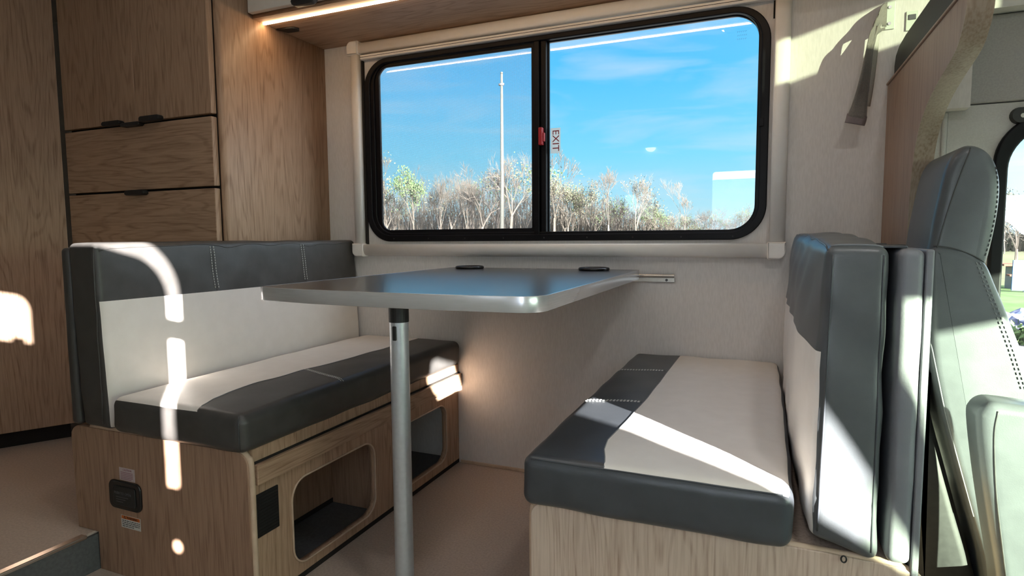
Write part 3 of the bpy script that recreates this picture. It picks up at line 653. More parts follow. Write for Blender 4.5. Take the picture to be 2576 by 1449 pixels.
# ---------------------------------------------------------------- left bench
lb = empty('dinette_bench_base', (-1.35, 1.45, 0), label='left oak bench base with two rounded openings and a black vent', cat='bench')
YF = 0.967
endp = [(-1.588, 0.0), (-1.588, 0.1005), (-1.668, 0.1005)] + [(-1.674 + 0.034 * (1 - math.cos(a)), 0.345 + 0.034 * math.sin(a)) for a in np.linspace(0, PI / 2, 8)] + \
       [(-1.087 + 0.034 * math.sin(a), 0.351 + 0.032 * math.cos(a)) for a in np.linspace(0, PI / 2, 8)] + [(-1.053, 0.0)]
link('end_panel', plate([endp], 'y', YF, YF + 0.020, 0.0015), M['woodbase'], lb)
link('edge_band', py_mesh(*tube_np(smooth_open([(-1.600, YF + 0.010, 0.3805), (-1.40, YF + 0.010, 0.3815), (-1.12, YF + 0.010, 0.3845), (-1.085, YF + 0.010, 0.3835), (-1.062, YF + 0.010, 0.370), (-1.0530, YF + 0.010, 0.347), (-1.0530, YF + 0.010, 0.20), (-1.0530, YF + 0.010, 0.005)], 6), 0.0075, 8)), M['edge'], lb, True)
h1 = rrect(1.105, 1.447, 0.040, 0.262, 0.050, 8); h2 = rrect(1.545, 1.888, 0.046, 0.258, 0.050, 8)
side_outline = [(YF + 0.0205, 0.015), (YW - 0.0015, 0.015), (YW - 0.0015, 0.300), (YF + 0.0205, 0.300)]
link('face_panel', plate([side_outline, h1, h2], 'x', -1.080, -1.062, 0.0), M['woodpale'] if False else M['wood2'], lb)
for h in (h1, h2):
    pth = [(-1.0605, a, b) for a, b in h] ; pth.append(pth[0])
    link('opening_edge', py_mesh(*tube_np(pth, 0.0028, 6, False)), M['edge'], lb, True)
link('rail', box(-1.078, -1.0445, YF + 0.0205, YW + -0.0015, 0.302, 0.350, 0.002), M['woody'], lb)
link('top_board', box(-1.075, -1.060, YF + 0.0205, YW - 0.0015, 0.3515, 0.3845, 0.001), M['wood2'], lb)
link('ledge', box(-1.0745, -1.0545, YF + 0.0205, YW - 0.0015, 0.3502, 0.3545), M['slot'], lb)  # dark strip painting the shadow line above the rail
link('rail_groove', box(-1.0745, -1.0605, YF + 0.0205, YW - 0.0015, 0.2985, 0.3018), M['slot'], lb)  # dark strip deepening the shadow line under the rail
link('seat_board', box(-1.655, -1.0755, YF + 0.0205, YW - 0.0015, 0.372, 0.3840), M['wood2'], lb)
link('inner_panel', box(-1.275, -1.262, YF + 0.0205, 1.50, 0.030, 0.371), M['woodbase'], lb)
link('inner_gap', box(-1.2750, -1.2605, YF + 0.0205, 1.50, 0.0150, 0.0300), M['slot'], lb)
link('inner_divider', box(-1.275, -1.081, 1.492, 1.500, 0.016, 0.371), M['woodbase'], lb)
link('inner_floor', box(-1.60, -1.081, YF + 0.0205, YW - 0.0015, 0.004, 0.0145), M['riser'], lb)
link('toe_strip', box(-1.074, -1.062, YF + 0.0205, YW - 0.0015, 0.0005, 0.0145), M['slot'], lb)
vt = link('vent', plate([rrect(0.993, 1.0605, 0.172, 0.275, 0.002)], 'x', -1.062, -1.0585, 0.001), M['vent'], lb)
for k in range(12):
    link('louvre', box(-1.0600, -1.0575, 0.997, 1.0565, 0.178 + k * 0.0078, 0.1815 + k * 0.0078), M['vent'], vt)
# recessed access latch in the end panel
lh = link('access_latch', plate([rrect(-1.527, -1.409, 0.182, 0.256, 0.018, 6)], 'y', YF - 0.006, YF + 0.001, 0.003), M['blackgloss'], lb, label='black recessed plastic latch')
link('latch_paddle', plate([rrect(-1.507, -1.425, 0.194, 0.244, 0.008, 5)], 'y', YF - 0.0085, YF - 0.005, 0.0015), M['black'], lh)
me = text_mesh('PUSH TO OPEN', 0.009); link('moulded_text', place_text(me, (1, 0, 0), (0, 0, 1), (-1.470, YF - 0.0087, 0.226)), M['ink'], lh)
mb = MB()
for k in range(3): mb.add(tube_np([(-1.495, YF - 0.0086, 0.216 - k * 0.006), (-1.45 - 0.01 * k, YF - 0.0086, 0.216 - k * 0.006)], 0.0009, 4))
link('moulded_lines', mb.mesh(), M['ink'], lh)
s1 = tag(link('caution_sticker', plate([[(-1.489, 0.2575), (-1.432, 0.2575), (-1.432, 0.290), (-1.489, 0.290)]], 'y', YF - 0.0006, YF - 0.0001), M['stickerpink']), 'small faded pink caution sticker above the black latch', 'sticker')
link('heading', place_text(text_mesh('CAUTION', 0.0072), (1, 0, 0), (0, 0, 1), (-1.459, YF - 0.0008, 0.2848)), M['pinkink'], s1)
for k in range(5):
    link('text_line', plate([[(-1.484, 0.2772 - k * 0.0042), (-1.439 - 0.006 * (k == 4), 0.2772 - k * 0.0042), (-1.439 - 0.006 * (k == 4), 0.2790 - k * 0.0042), (-1.484, 0.2790 - k * 0.0042)]], 'y', YF - 0.0009, YF - 0.0006), M['pinkink'], s1)
s2 = tag(link('warning_sticker', plate([[(-1.493, 0.1325), (-1.421, 0.1325), (-1.421, 0.1650), (-1.493, 0.1650)]], 'y', YF - 0.0006, YF - 0.0001), M['sticker']), 'white sticker with an orange WARNING band below the black latch', 'sticker')
link('orange_band', plate([[(-1.491, 0.1555), (-1.423, 0.1555), (-1.423, 0.1640), (-1.491, 0.1640)]], 'y', YF - 0.0009, YF - 0.0005), M['orange'], s2)
link('heading', place_text(text_mesh('\u26A0 WARNING', 0.0085), (1, 0, 0), (0, 0, 1), (-1.457, YF - 0.0012, 0.1597)), M['black'], s2)
for k in range(4):
    x = -1.489
    while x < (-1.425 if k < 3 else -1.452):
        w_ = random.uniform(0.004, 0.012); link('text_line', plate([[(x, 0.1500 - k * 0.0048), (min(x + w_, -1.4235), 0.1500 - k * 0.0048), (min(x + w_, -1.4235), 0.1522 - k * 0.0048), (x, 0.1522 - k * 0.0048)]], 'y', YF - 0.0009, YF - 0.0006), M['ink'], s2); x += w_ + 0.0022

# left seat cushion (light panel at the back, dark front)
seam = interp([(0.94, -1.180), (0.98, -1.192), (1.02, -1.212), (1.08, -1.226), (1.18, -1.230), (1.33, -1.222), (1.45, -1.210), (1.7, -1.205), (1.99, -1.215)])
ls_ = empty('left_seat_cushion', (-1.27, 1.47, 0.385), label='left bench seat cushion, cream back strip and charcoal front, two worn corners', cat='cushion')
dk, lt_ = cushion(-1.480, -1.046, 0.948, 1.978, 0.3855, 0.474, 0.022, (0.006, 0.004, 0.008), dict(face=(2, 1), axis=0, other=1, f=seam, k=13, side=-1), wr=0.0012, n=(18, 40, 8), seed=1)
a = link('dark_cover', dk, M['dark'], ls_); b = link('light_panel', lt_, M['light'], ls_)
pp = project_path([a, b], [(seam(y), y, 0.5) for y in np.linspace(0.953, 1.97, 60)], (0, 0, -1), 0.0004); tube_link('panel_piping', pp, 0.0011, M['thread2'], ls_)
for yy in (1.300,):
    for dx in (0.0, 0.007):
        pth = project_path([a], [(seam(yy) + 0.003 + t * 0.17, yy + 0.045 - 0.045 * t + dx - 0.004, 0.5) for t in np.linspace(0, 1, 40)], (0, 0, -1))
        if len(pth) > 2: link('stitching', stitches(pth), M['thread'], ls_)
pc = project_path([a], [(-1.060, 0.955, 0.37 + 0.1 * t) for t in np.linspace(0.2, 1, 8)], (-0.6, 0.8, 0)); tube_link('corner_seam', pc, 0.0014, M['seam'], ls_)

# left backrest
split_l = interp([(0.94, 0.7095), (1.0, 0.709), (1.2, 0.708), (1.463, 0.707), (1.99, 0.698)])
lbk = empty('left_backrest_cushion', (-1.565, 1.47, 0.385), label='left bench backrest cushion, charcoal top band over a cream face', cat='cushion')
def lean_left(p, u):
    p[0] += 0.018 * (0.55 - (p[2] - 0.385) / 0.465) ; return p
dk, lt_ = cushion(-1.618, -1.512, 0.960, 1.980, 0.386, 0.8545, 0.014, (0.004, 0.003, 0.002), dict(face=(0, 1), axis=2, other=1, f=split_l, k=16, side=-1), wr=0.0014, n=(6, 44, 20), seed=2, warp=lean_left)
a = link('dark_cover', dk, M['dark'], lbk); b = link('light_panel', lt_, M['light'], lbk)
for y0, y1 in ((1.292, 1.298), (1.672, 1.678)):
    for dy in (0.0, 0.012):
        pth = project_path([a], [(-1.40, y0 + dy + (y1 - y0) * t, 0.842 - 0.130 * t) for t in np.linspace(0, 1, 16)], (-1, 0, 0)); link('stitching', stitches(pth), M['thread'], lbk)
    tube_link('seam', project_path([a], [(-1.40, y0 + 0.006 + (y1 - y0) * t, 0.846 - 0.138 * t) for t in np.linspace(0, 1, 16)], (-1, 0, 0), 0.0), 0.0009, M['seam'], lbk)
tube_link('edge_piping', project_path([a, b], [(-1.525, 0.90, z) for z in np.linspace(0.40, 0.842, 24)], (0, 1, 0), 0.0005), 0.0016, M['dark'], lbk)
tube_link('top_piping', project_path([a], [(-1.519, y, 0.90) for y in np.linspace(0.97, 1.97, 40)], (0, 0, -1), 0.0004), 0.0016, M['dark'], lbk)
bb = empty('left_backrest_board', (-1.64, 1.47, 0.385), label='thin charcoal padded board behind the left backrest', cat='board')
dk, _ = cushion(-1.652, -1.621, 0.958, 1.976, 0.3855, 0.8430, 0.011, (0.001, 0.001, 0.001), None, wr=0.0004, n=(4, 16, 12), seed=3)
link('padded_cover', dk, M['dark'], bb)

# ---------------------------------------------------------------- right bench
rb = empty('dinette_bench_base', (0.0, 1.45, 0), label='right oak bench base in a lit tone with a plain front panel', cat='bench')
YR = 0.978
fr = [(-0.3785, 0.0), (0.226, 0.0), (0.226, 0.345)] + [(0.186 + 0.04 * math.cos(a_), 0.345 + 0.036 * math.sin(a_)) for a_ in np.linspace(0.2, PI / 2, 8)] + [(0.10, 0.3835), (-0.352, 0.3835)] + [(-0.3525 + 0.026 * -math.sin(a_), 0.357 + 0.0265 * math.cos(a_)) for a_ in np.linspace(0.2, PI / 2, 8)]
link('front_panel', plate([fr], 'y', YR, YR + 0.018, 0.0015), M['woodpale'], rb)
link('edge_band', py_mesh(*tube_np(smooth_open([(-0.3785, YR + 0.009, 0.005), (-0.3785, YR + 0.009, 0.2), (-0.3785, YR + 0.009, 0.352), (-0.371, YR + 0.009, 0.374), (-0.352, YR + 0.009, 0.3822), (-0.1, YR + 0.009, 0.3825), (0.10, YR + 0.009, 0.3825), (0.186, YR + 0.009, 0.380), (0.216, YR + 0.009, 0.367), (0.2258, YR + 0.009, 0.342)], 6), 0.0060, 8)), M['edge'], rb, True)
link('seat_board', box(-0.374, 0.200, YR + 0.0185, YW - 0.0015, 0.372, 0.3845), M['woodpale'], rb)
link('side_panel', box(-0.3765, -0.3605, YR + 0.0185, YW - 0.0015, 0.0005, 0.3715), M['wood2'], rb)
link('back_panel', box(0.205, 0.220, YR + 0.0185, YW - 0.0015, 0.0005, 0.3715), M['wood2'], rb)
seam_r = interp([(0.94, -0.236), (0.985, -0.243), (1.03, -0.256), (1.08, -0.262), (1.15, -0.256), (1.32, -0.247), (1.5, -0.243), (1.99, -0.240)])
rs = empty('right_seat_cushion', (-0.17, 1.47, 0.385), label='right bench seat cushion, charcoal front strip beside a wide cream panel', cat='cushion')
dk, lt_ = cushion(-0.386, 0.050, 0.956, 1.978, 0.3855, 0.474, 0.018, (0.006, 0.004, 0.008), dict(face=(2, 1), axis=0, other=1, f=seam_r, k=11, side=1), wr=0.0012, n=(18, 40, 8), seed=5)
a = link('dark_cover', dk, M['darkblue'], rs); b = link('light_panel', lt_, M['light'], rs)
tube_link('panel_piping', project_path([a, b], [(seam_r(y), y, 0.5) for y in np.linspace(0.962, 1.97, 60)], (0, 0, -1), 0.0004), 0.0010, M['thread2'], rs)
for y0, y1 in ((1.338, 1.352), (1.684, 1.700)):
    for dy in (0.0, 0.008):
        pth = project_path([a], [(-0.378 + 0.13 * t, y0 + (y1 - y0) * t + dy, 0.5) for t in np.linspace(0, 1, 40)], (0, 0, -1)); link('stitching', stitches(pth), M['thread'], rs)
    tube_link('seam', project_path([a], [(-0.378 + 0.13 * t, y0 + (y1 - y0) * t + 0.004, 0.5) for t in np.linspace(0, 1, 40)], (0, 0, -1), 0.0), 0.0010, M['seam'], rs)
tube_link('front_piping', project_path([a, b], [(x, 0.945, 0.4855) for x in np.linspace(-0.37, 0.036, 30)], (0, 0.7, -0.7), 0.0003), 0.0014, M['darkblue'], rs)
# right backrest
split_r = interp([(0.94, 0.690), (1.2, 0.692), (1.99, 0.690)])
rbk = empty('right_backrest_cushion', (0.12, 1.47, 0.385), label='right bench backrest cushion, slate top band over a cream face', cat='cushion')
def warp_r(p, u):
    # the face belly sags towards the seat; lower front corner is rounded off; top is crowned
    if u[0] < 0: p[0] -= 0.020 * max(0, 1 - u[1] ** 4) * (1 - u[2] ** 2) ** 0.5 * (-u[0])
    if u[2] < -0.6: p[2] += 0.02 * ((-u[2] - 0.6) / 0.4) ** 2 * (0.5 - 0.5 * u[0]) 
    if u[0] < 0: p[0] += (0.003 - 0.010 * (0.5 - 0.5 * u[2])) * (-u[0])
    if u[2] > 0.5: p[2] += 0.018 * (1 - (1 - (u[1] + 1) / 2) ** 3) * (u[2] - 0.5) * 2
    return p
dk, lt_ = cushion(0.080, 0.162, 0.972, 1.978, 0.3865, 0.8440, 0.014, (0.004, 0.004, 0.004), dict(face=(0, 0), axis=2, other=1, f=split_r, k=16, side=-1), wr=0.0026, n=(6, 44, 20), seed=8, warp=warp_r)
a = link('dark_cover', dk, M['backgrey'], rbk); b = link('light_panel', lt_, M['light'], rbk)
tube_link('edge_piping', project_path([a, b], [(0.0920 - 0.008 * (0.832 - z) / 0.432, 0.90, z) for z in np.linspace(0.40, 0.832, 24)], (0, 1, 0), 0.0005), 0.0015, M['darkblue'], rbk)
tube_link('edge_piping', project_path([a, b], [(0.155, 0.90, z) for z in np.linspace(0.40, 0.832, 24)], (0, 1, 0), 0.0005), 0.0013, M['darkblue'], rbk)
tube_link('top_piping', project_path([a], [(x, 0.978, 0.90) for x in np.linspace(0.09, 0.155, 12)], (0, 0.1, -1), 0.0004), 0.0016, M['pad'], rbk)
tube_link('top_piping', project_path([a], [(0.086, y, 0.95) for y in np.linspace(0.98, 1.96, 30)], (0, 0, -1), 0.0004), 0.0016, M['darkblue'], rbk)
link('zip_pull', py_mesh(*tube_np([(0.121 + 0.0035 * math.cos(t), 0.9735, 0.3810 + 0.005 * math.sin(t)) for t in np.linspace(0, 2 * PI, 17)], 0.0012, 6, False)), M['black'], rbk, True)
# padded divider behind the right backrest
dv = empty('padded_divider', (0.19, 1.47, 0.385), label='grey padded divider board standing behind the right backrest', cat='board')
dk, _ = cushion(0.174, 0.205, 0.974, 1.976, 0.3860, 0.8400, 0.011, (0.002, 0.002, 0.001), None, wr=0.0006, n=(4, 16, 20), seed=9)
link('padded_cover', dk, M['pad'], dv)
link('back_flange', box(0.2055, 0.2155, 0.976, 1.974, 0.3465, 0.8400, 0.003, 3), M['pad'], dv)
for y in (1.10, 1.26):
    link('hinge_cap', box(0.165, 0.205, y, y + 0.04, 0.8405, 0.8450, 0.0015), M['black'], dv)
link('top_strap', box(0.155, 0.188, 1.00, 1.16, 0.8415, 0.8445, 0.001), M['darkblue'], dv)

# ================================================================ table
tb = empty('dinette_table', (-0.72, 1.5, 0.0), label='dark slate dinette table with aluminium edge between the benches', cat='table')
near = [(-1.066, 1.050), (-1.060, 1.034), (-1.045, 1.026), (-0.9, 1.007), (-0.72, 0.998), (-0.55, 0.998), (-0.44, 1.006)]
cor = [(-0.4240 + 0.052 * math.sin(t), 1.0595 - 0.052 * math.cos(t)) for t in np.linspace(0.25, PI / 2, 9)]
far = [(-0.372, 1.945), (-0.380, 1.957), (-0.395, 1.963), (-1.045, 1.963), (-1.060, 1.957), (-1.066, 1.945)]
outl = near + cor + far
def inset(poly, d):
    n = len(poly); o = []
    for i in range(n):
        t = (Vector(poly[(i + 1) % n]) - Vector(poly[i - 1])).normalized(); o.append((poly[i][0] - t.y * d, poly[i][1] + t.x * d))
    return o
link('tabletop', plate([inset(outl, 0.0022)], 'z', 0.7235, 0.7525), M['tabletop'], tb)
link('edge_trim', plate([outl, inset(outl, 0.0022)], 'z', 0.7220, 0.7528, 0.0008, 1), M['alu'], tb)
for cx in (-0.958, -0.507):
    bm = bmesh.new(); v, f = tube_np([(cx + 0.0455 * math.cos(t), 1.890 + 0.0455 * math.sin(t), 0.7575) for t in np.linspace(0, 2 * PI, 41)], 0.0052, 10, False)
    ch = link('cup_holder', py_mesh(v, f), M['blackgloss'], tb, True, label='black plastic cup holder ring')
    bm = bmesh.new(); bmesh.ops.create_cone(bm, cap_ends=True, segments=36, radius1=0.043, radius2=0.043, depth=0.004, matrix=Matrix.Translation((cx, 1.890, 0.7546))); link('cup_well', bm_mesh(bm), M['black'], ch)
mb = MB(); mb.add(tube_np([(-0.735, 1.905, 0.7528), (-0.722, 1.930, 0.7528)], 0.0008, 4)); mb.add(tube_np([(-0.76, 1.895, 0.7528), (-0.752, 1.894, 0.7528)], 0.0009, 4))
link('scratch_mark', mb.mesh(), M['thread'], tb)
LX, LY = -0.746, 1.120
link('leg_collar', py_mesh(*tube_np([(LX, LY, 0.7215), (LX, LY, 0.716), (LX, LY, 0.7155), (LX, LY, 0.6755)], [0.0235, 0.0235, 0.0222, 0.0222], 28)), M['black'], tb)
lg = link('leg', py_mesh(*tube_np([(LX, LY, 0.6755), (LX, LY, 0.35), (LX, LY, 0.012)], [0.0212, 0.0212, 0.0212], 32, False)), M['leg'], tb, True)
link('leg_button', box(LX - 0.003, LX + 0.007, LY - 0.0240, LY - 0.0195, 0.636, 0.668, 0.002), M['black'], lg)
link('leg_foot', py_mesh(*tube_np([(LX, LY, 0.0005), (LX, LY, 0.010), (LX, LY, 0.030)], [0.080, 0.078, 0.026], 32)), M['steel'], tb, True)
link('hanger', box(-1.0, -0.44, 1.9635, 1.972, 0.722, 0.745, 0.002), M['alu'], tb)
wr_ = empty('wall_rail', (-0.7, YW, 0.72), label='polished aluminium table rail screwed to the window wall', cat='rail')
link('rail_tube', py_mesh(*tube_np([(-1.08, YW - 0.0135, 0.7335), (-0.2635, YW - 0.0135, 0.7335)], 0.0062, 16)), M['steel'], wr_, False)
link('rail_plate', box(-1.08, -0.2630, YW - 0.006, YW - 0.0005, 0.7115, 0.7275, 0.0015), M['steel'], wr_)
link('rail_screw', py_mesh(*tube_np([(-0.289, YW - 0.0085, 0.7195), (-0.289, YW - 0.005, 0.7195)], 0.0042, 12)), M['ink'], wr_)

# ================================================================ cab partition panel, shelf pad, strap, switch
cp = empty('cab_partition_panel', (0.32, 1.8, 0.0), label='oak side panel with a curved edge between dinette and cab', cat='panel')
prof_in = [(1.262, 1.270), (1.262, 1.235), (1.280, 1.205), (1.350, 1.185), (1.400, 1.165), (1.48, 1.140), (1.548, 1.105), (1.588, 1.060), (1.604, 1.000), (1.612, 0.93), (1.618, 0.80)]
prof_in = [(1.262, 1.275), (1.268, 1.235), (1.290, 1.205), (1.325, 1.183), (1.42, 1.160), (1.50, 1.135), (1.555, 1.105), (1.595, 1.065), (1.618, 1.015), (1.634, 0.95), (1.645, 0.80)]
ci = smooth_open(prof_in, 5)
link('panel', plate([[(YW + 0.02, 1.275)] + ci + [(1.645, 0.30), (1.66, 0.0), (YW + 0.02, 0.0)]], 'x', 0.307, 0.343), M['woodpanel'], cp)
# edge band follows the curve
v, f = [], []
cc = ci + [(1.645, 0.30), (1.66, 0.0)]
for (y, z) in cc:
    v += [(0.3055, y - 0.001, z), (0.3445, y - 0.001, z), (0.3445, y + 0.003, z), (0.3055, y + 0.003, z)]
for i in range(len(cc) - 1):
    for k in range(4): f.append((i * 4 + k, i * 4 + (k + 1) % 4, i * 4 + 4 + (k + 1) % 4, i * 4 + 4 + k))
bm = bmesh.new(); bm.from_mesh(py_mesh(v, f)); link('edge_band', bm_mesh(bm), M['woodedge'], cp)
link('top_lip', box(0.303, 0.345, 1.255, YW - 0.001, 1.2760, 1.2815, 0.0015), M['woodpanel'], cp)
tag(link('shelf_pad', plate([[(1.972, 1.2845), (1.976, 1.325), (1.960, 1.352), (1.920, 1.366), (1.84, 1.372), (0.30, 1.372), (0.30, 1.2845)]], 'x', 0.3185, 0.343, 0.006), M['shelfpad']), 'black padded front of the overhead cab shelf above the oak panel', 'shelf')

stp = empty('hanging_strap', (0.30, YW, 1.2), label='folded grey curtain strap hanging from a screwed wall plate', cat='strap')
pl = link('mount_plate', plate([rrect(0.2905, 0.3165, 1.428, 1.502, 0.0015)], 'y', YW - 0.0040, YW - 0.0005, 0.001), M['acryl'], stp)
for z in (1.487, 1.443):
    sc2 = link('screw', py_mesh(*tube_np([(0.3035, YW - 0.0065, z), (0.3035, YW - 0.0038, z)], [0.0040, 0.0048], 14)), M['steel'], pl)
def ribbon(path, halfw, th=0.0022, sub=6):
    P = smooth_open(path, sub); Hh = smooth_open(halfw, sub); v, f = [], []
    n = len(P)
    for i in range(n):
        p = Vector(P[i]); h = Vector(Hh[i]); t = (Vector(P[min(i + 1, n - 1)]) - Vector(P[max(i - 1, 0)])).normalized(); nn = t.cross(h).normalized() * th / 2
        for s_ in range(5):
            u = -1 + s_ * 0.5; bow = 0.0025 * math.sin(i * 0.5) * (1 - u * u); v.append(tuple(p + h * u + nn * (1 + bow / th * 2)))
        for s_ in range(5):
            u = 1 - s_ * 0.5; bow = 0.0025 * math.sin(i * 0.5) * (1 - u * u); v.append(tuple(p + h * u - nn * (1 - bow / th * 2)))
    for i in range(n - 1):
        for k in range(10): f.append((i * 10 + k, i * 10 + (k + 1) % 10, i * 10 + 10 + (k + 1) % 10, i * 10 + 10 + k))
    f += [tuple(range(10))[::-1], tuple((n - 1) * 10 + k for k in range(10))]
    bm = bmesh.new(); bm.from_mesh(py_mesh(v, f)); return bm_mesh(bm)
# outer layer
link('outer_layer', ribbon([(0.296, 1.980, 1.468), (0.283, 1.960, 1.462), (0.268, 1.930, 1.447), (0.256, 1.910, 1.415), (0.249, 1.904, 1.36), (0.241, 1.901, 1.29), (0.231, 1.899, 1.22), (0.224, 1.896, 1.178)],
                           [(0, 0, 0.033), (0.003, 0.003, 0.030), (0.006, 0.008, 0.024), (0.008, 0.013, 0.012), (0.010, 0.016, 0.004), (0.013, 0.016, 0.0), (0.018, 0.012, -0.002), (0.024, 0.008, -0.005)]), M['strap'], stp, True)
link('inner_layer', ribbon([(0.294, 1.979, 1.450), (0.283, 1.965, 1.440), (0.274, 1.950, 1.418), (0.270, 1.944, 1.38), (0.265, 1.940, 1.34), (0.258, 1.935, 1.27), (0.250, 1.930, 1.215)],
                           [(0, 0, 0.016), (0.002, 0.004, 0.014), (0.004, 0.010, 0.008), (0.006, 0.014, 0.0), (0.008, 0.015, 0), (0.009, 0.014, 0), (0.010, 0.013, 0)]), M['strapback'], stp, True)
link('middle_fold', ribbon([(0.293, 1.9795, 1.445), (0.280, 1.958, 1.437), (0.266, 1.934, 1.415), (0.257, 1.922, 1.37), (0.250, 1.917, 1.31), (0.243, 1.913, 1.25)],
                           [(0, 0, 0.018), (0.002, 0.004, 0.022), (0.004, 0.009, 0.022), (0.007, 0.016, 0.010), (0.009, 0.018, 0.0), (0.010, 0.014, 0)]), M['strap'], stp, True)
link('hem', ribbon([(0.2245, 1.8965, 1.186), (0.222, 1.8955, 1.172), (0.219, 1.8945, 1.162)], [(0.0245, 0.008, -0.005), (0.0245, 0.008, -0.005), (0.0245, 0.008, -0.005)], 0.0032, 3), M['strapend'], stp, True)
sw = tag(link('switch_plate', plate([rrect(0.343, 0.372, 1.418, 1.470, 0.002)], 'y', YW - 0.004, YW - 0.0003, 0.001), M['acryl']), 'small pale wall switch plate right of the hanging strap', 'switch')
link('rocker', box(0.348, 0.366, YW - 0.006, YW - 0.0035, 1.446, 1.460, 0.001), M['ink'], sw)
# wall piece behind the cab end so that the wall goes on behind the strap
tag(link('wall_back_end', box(XCAB - 0.0, 0.50, YW, YW + 0.045, 1.20, 2.0), M['wallfab']), 'linen wallboard behind the hanging strap', 'wall', None, 'structure')

# ================================================================ driver's seat
ds = empty('cab_seat', (0.45, 1.5, 0.0), label='slate vinyl driver seat with integrated headrest in the cab', cat='seat')
hr = [(0.290, 0.800), (0.2955, 0.840), (0.300, 0.885), (0.308, 0.940), (0.316, 0.985), (0.327, 1.012), (0.345, 1.0270), (0.366, 1.024), (0.385, 1.008), (0.397, 0.982), (0.4025, 0.950), (0.4020, 0.905), (0.396, 0.850), (0.387, 0.800), (0.375, 0.775), (0.33, 0.785)]
a = link('headrest', pillow(smooth_closed(hr, 4), 1.378, 1.610, 0.020, 5), M['cab'], ds, True)
bk = [(0.297, 0.832), (0.340, 0.834), (0.372, 0.818), (0.388, 0.800), (0.402, 0.765), (0.418, 0.725), (0.436, 0.675), (0.458, 0.615), (0.485, 0.53), (0.51, 0.42), (0.54, 0.28), (0.55, 0.10), (0.44, 0.09), (0.405, 0.235), (0.378, 0.33), (0.352, 0.42), (0.328, 0.515), (0.311, 0.59), (0.300, 0.68), (0.295, 0.76)]
b = link('backrest', pillow(smooth_closed(bk, 4), 1.372, 1.630, 0.016, 5), M['cab'], ds, True)
arm = [(0.334, 0.545), (0.337, 0.568), (0.350, 0.5815), (0.37, 0.5835), (0.41, 0.580), (0.45, 0.572), (0.47, 0.54), (0.485, 0.42), (0.49, 0.25), (0.48, 0.12), (0.40, 0.12), (0.376, 0.28), (0.360, 0.37), (0.345, 0.46)]
c_ = link('armrest', pillow(smooth_closed(arm, 4), 1.190, 1.270, 0.018, 5), M['cab'], ds, True)
link('armrest_pivot', py_mesh(*tube_np([(0.46, 1.26, 0.20), (0.46, 1.38, 0.20)], 0.025, 14)), M['black'], ds, True)
link('shell', pillow(smooth_closed([(0.300, 0.60), (0.318, 0.50), (0.345, 0.40), (0.372, 0.30), (0.400, 0.20), (0.42, 0.08), (0.34, 0.06), (0.30, 0.14), (0.27, 0.3), (0.272, 0.45), (0.285, 0.56)], 4), 1.395, 1.62, 0.02, 3), M['black'], ds, True)
link('seat_pan', pillow(smooth_closed([(0.45, 0.20), (0.60, 0.215), (0.80, 0.23), (0.92, 0.24), (0.96, 0.19), (0.94, 0.10), (0.70, 0.06), (0.42, 0.06)], 4), 1.32, 1.74, 0.03, 4), M['cab'], ds, True)
link('pedestal', box(0.45, 0.85, 1.36, 1.70, -0.139, 0.07, 0.01), M['black'], ds)
tube_link('side_seam', project_path([a], [(0.352 - 0.048 * t - 0.004 * math.sin(PI * t), 1.2, 1.022 - 0.205 * t) for t in np.linspace(0, 1, 24)], (0, 1, 0), 0.0003), 0.0012, M['seam'], ds)
tube_link('neck_seam', project_path([a, b], [(0.300 + 0.088 * t, 1.2, 0.838 - 0.034 * t ** 2) for t in np.linspace(0.02, 0.98, 20)], (0, 1, 0), 0.0003), 0.0013, M['seam'], ds)
for dx in (0.0, 0.006):
    pth = project_path([a], smooth_open([(0.393 - dx, 1.2, 0.985), (0.3975 - dx, 1.2, 0.95), (0.397 - dx, 1.2, 0.905), (0.391 - dx, 1.2, 0.855), (0.383 - dx, 1.2, 0.815)], 6), (0, 1, 0)) if dx == 0 else []
    if len(pth) > 2: link('stitching', stitches(pth, 0.009, 0.005, 0.0009), M['seam'], ds)
    pth = project_path([b], smooth_open([(0.374 - dx, 1.2, 0.808), (0.393 - dx, 1.2, 0.755), (0.411 - dx, 1.2, 0.705), (0.432 - dx, 1.2, 0.645), (0.455 - dx, 1.2, 0.57)], 6), (0, 1, 0)); 
    if len(pth) > 2: link('stitching', stitches(pth, 0.009, 0.005, 0.0009), M['thread2'], ds)
tube_link('rear_seam', project_path([b], smooth_open([(0.303, 1.2, 0.66), (0.318, 1.2, 0.585), (0.336, 1.2, 0.505), (0.360, 1.2, 0.415), (0.388, 1.2, 0.315)], 6), (0, 1, 0), 0.0003), 0.0012, M['thread2'], ds)
tube_link('armrest_seam', project_path([c_], smooth_open([(0.360, 1.0, 0.571), (0.357, 1.0, 0.54), (0.3585, 1.0, 0.50), (0.366, 1.0, 0.42), (0.385, 1.0, 0.29)], 6), (0, 1, 0), 0.0003), 0.0012, M['seam'], ds)

# ================================================================ outdoors
GZ = -0.8
def ext(name, c1, c2, sc=3, rough=0.9): return noise_mat(name, c1, c2, sc, rough, spec=0.1)
M['grass'] = ext('spring_grass', (0.05, 0.085, 0.025), (0.07, 0.10, 0.04), 2)
M['pave'] = ext('pale_asphalt', (0.13, 0.125, 0.13), (0.11, 0.105, 0.11), 5)
M['field'] = ext('dry_field', (0.09, 0.085, 0.05), (0.07, 0.08, 0.035), 0.3)
M['bark'] = ext('grey_tan_bark', (0.084, 0.072, 0.060), (0.050, 0.043, 0.036), 1.2)
M['barkpale'] = ext('pale_bark', (0.098, 0.083, 0.072), (0.070, 0.060, 0.050), 1.2)
M['barkdark'] = ext('dark_bark', (0.045, 0.039, 0.035), (0.028, 0.024, 0.022), 1.2)
M['leafgreen'] = ext('fresh_green_leaves', (0.055, 0.092, 0.036), (0.072, 0.106, 0.046), 3)
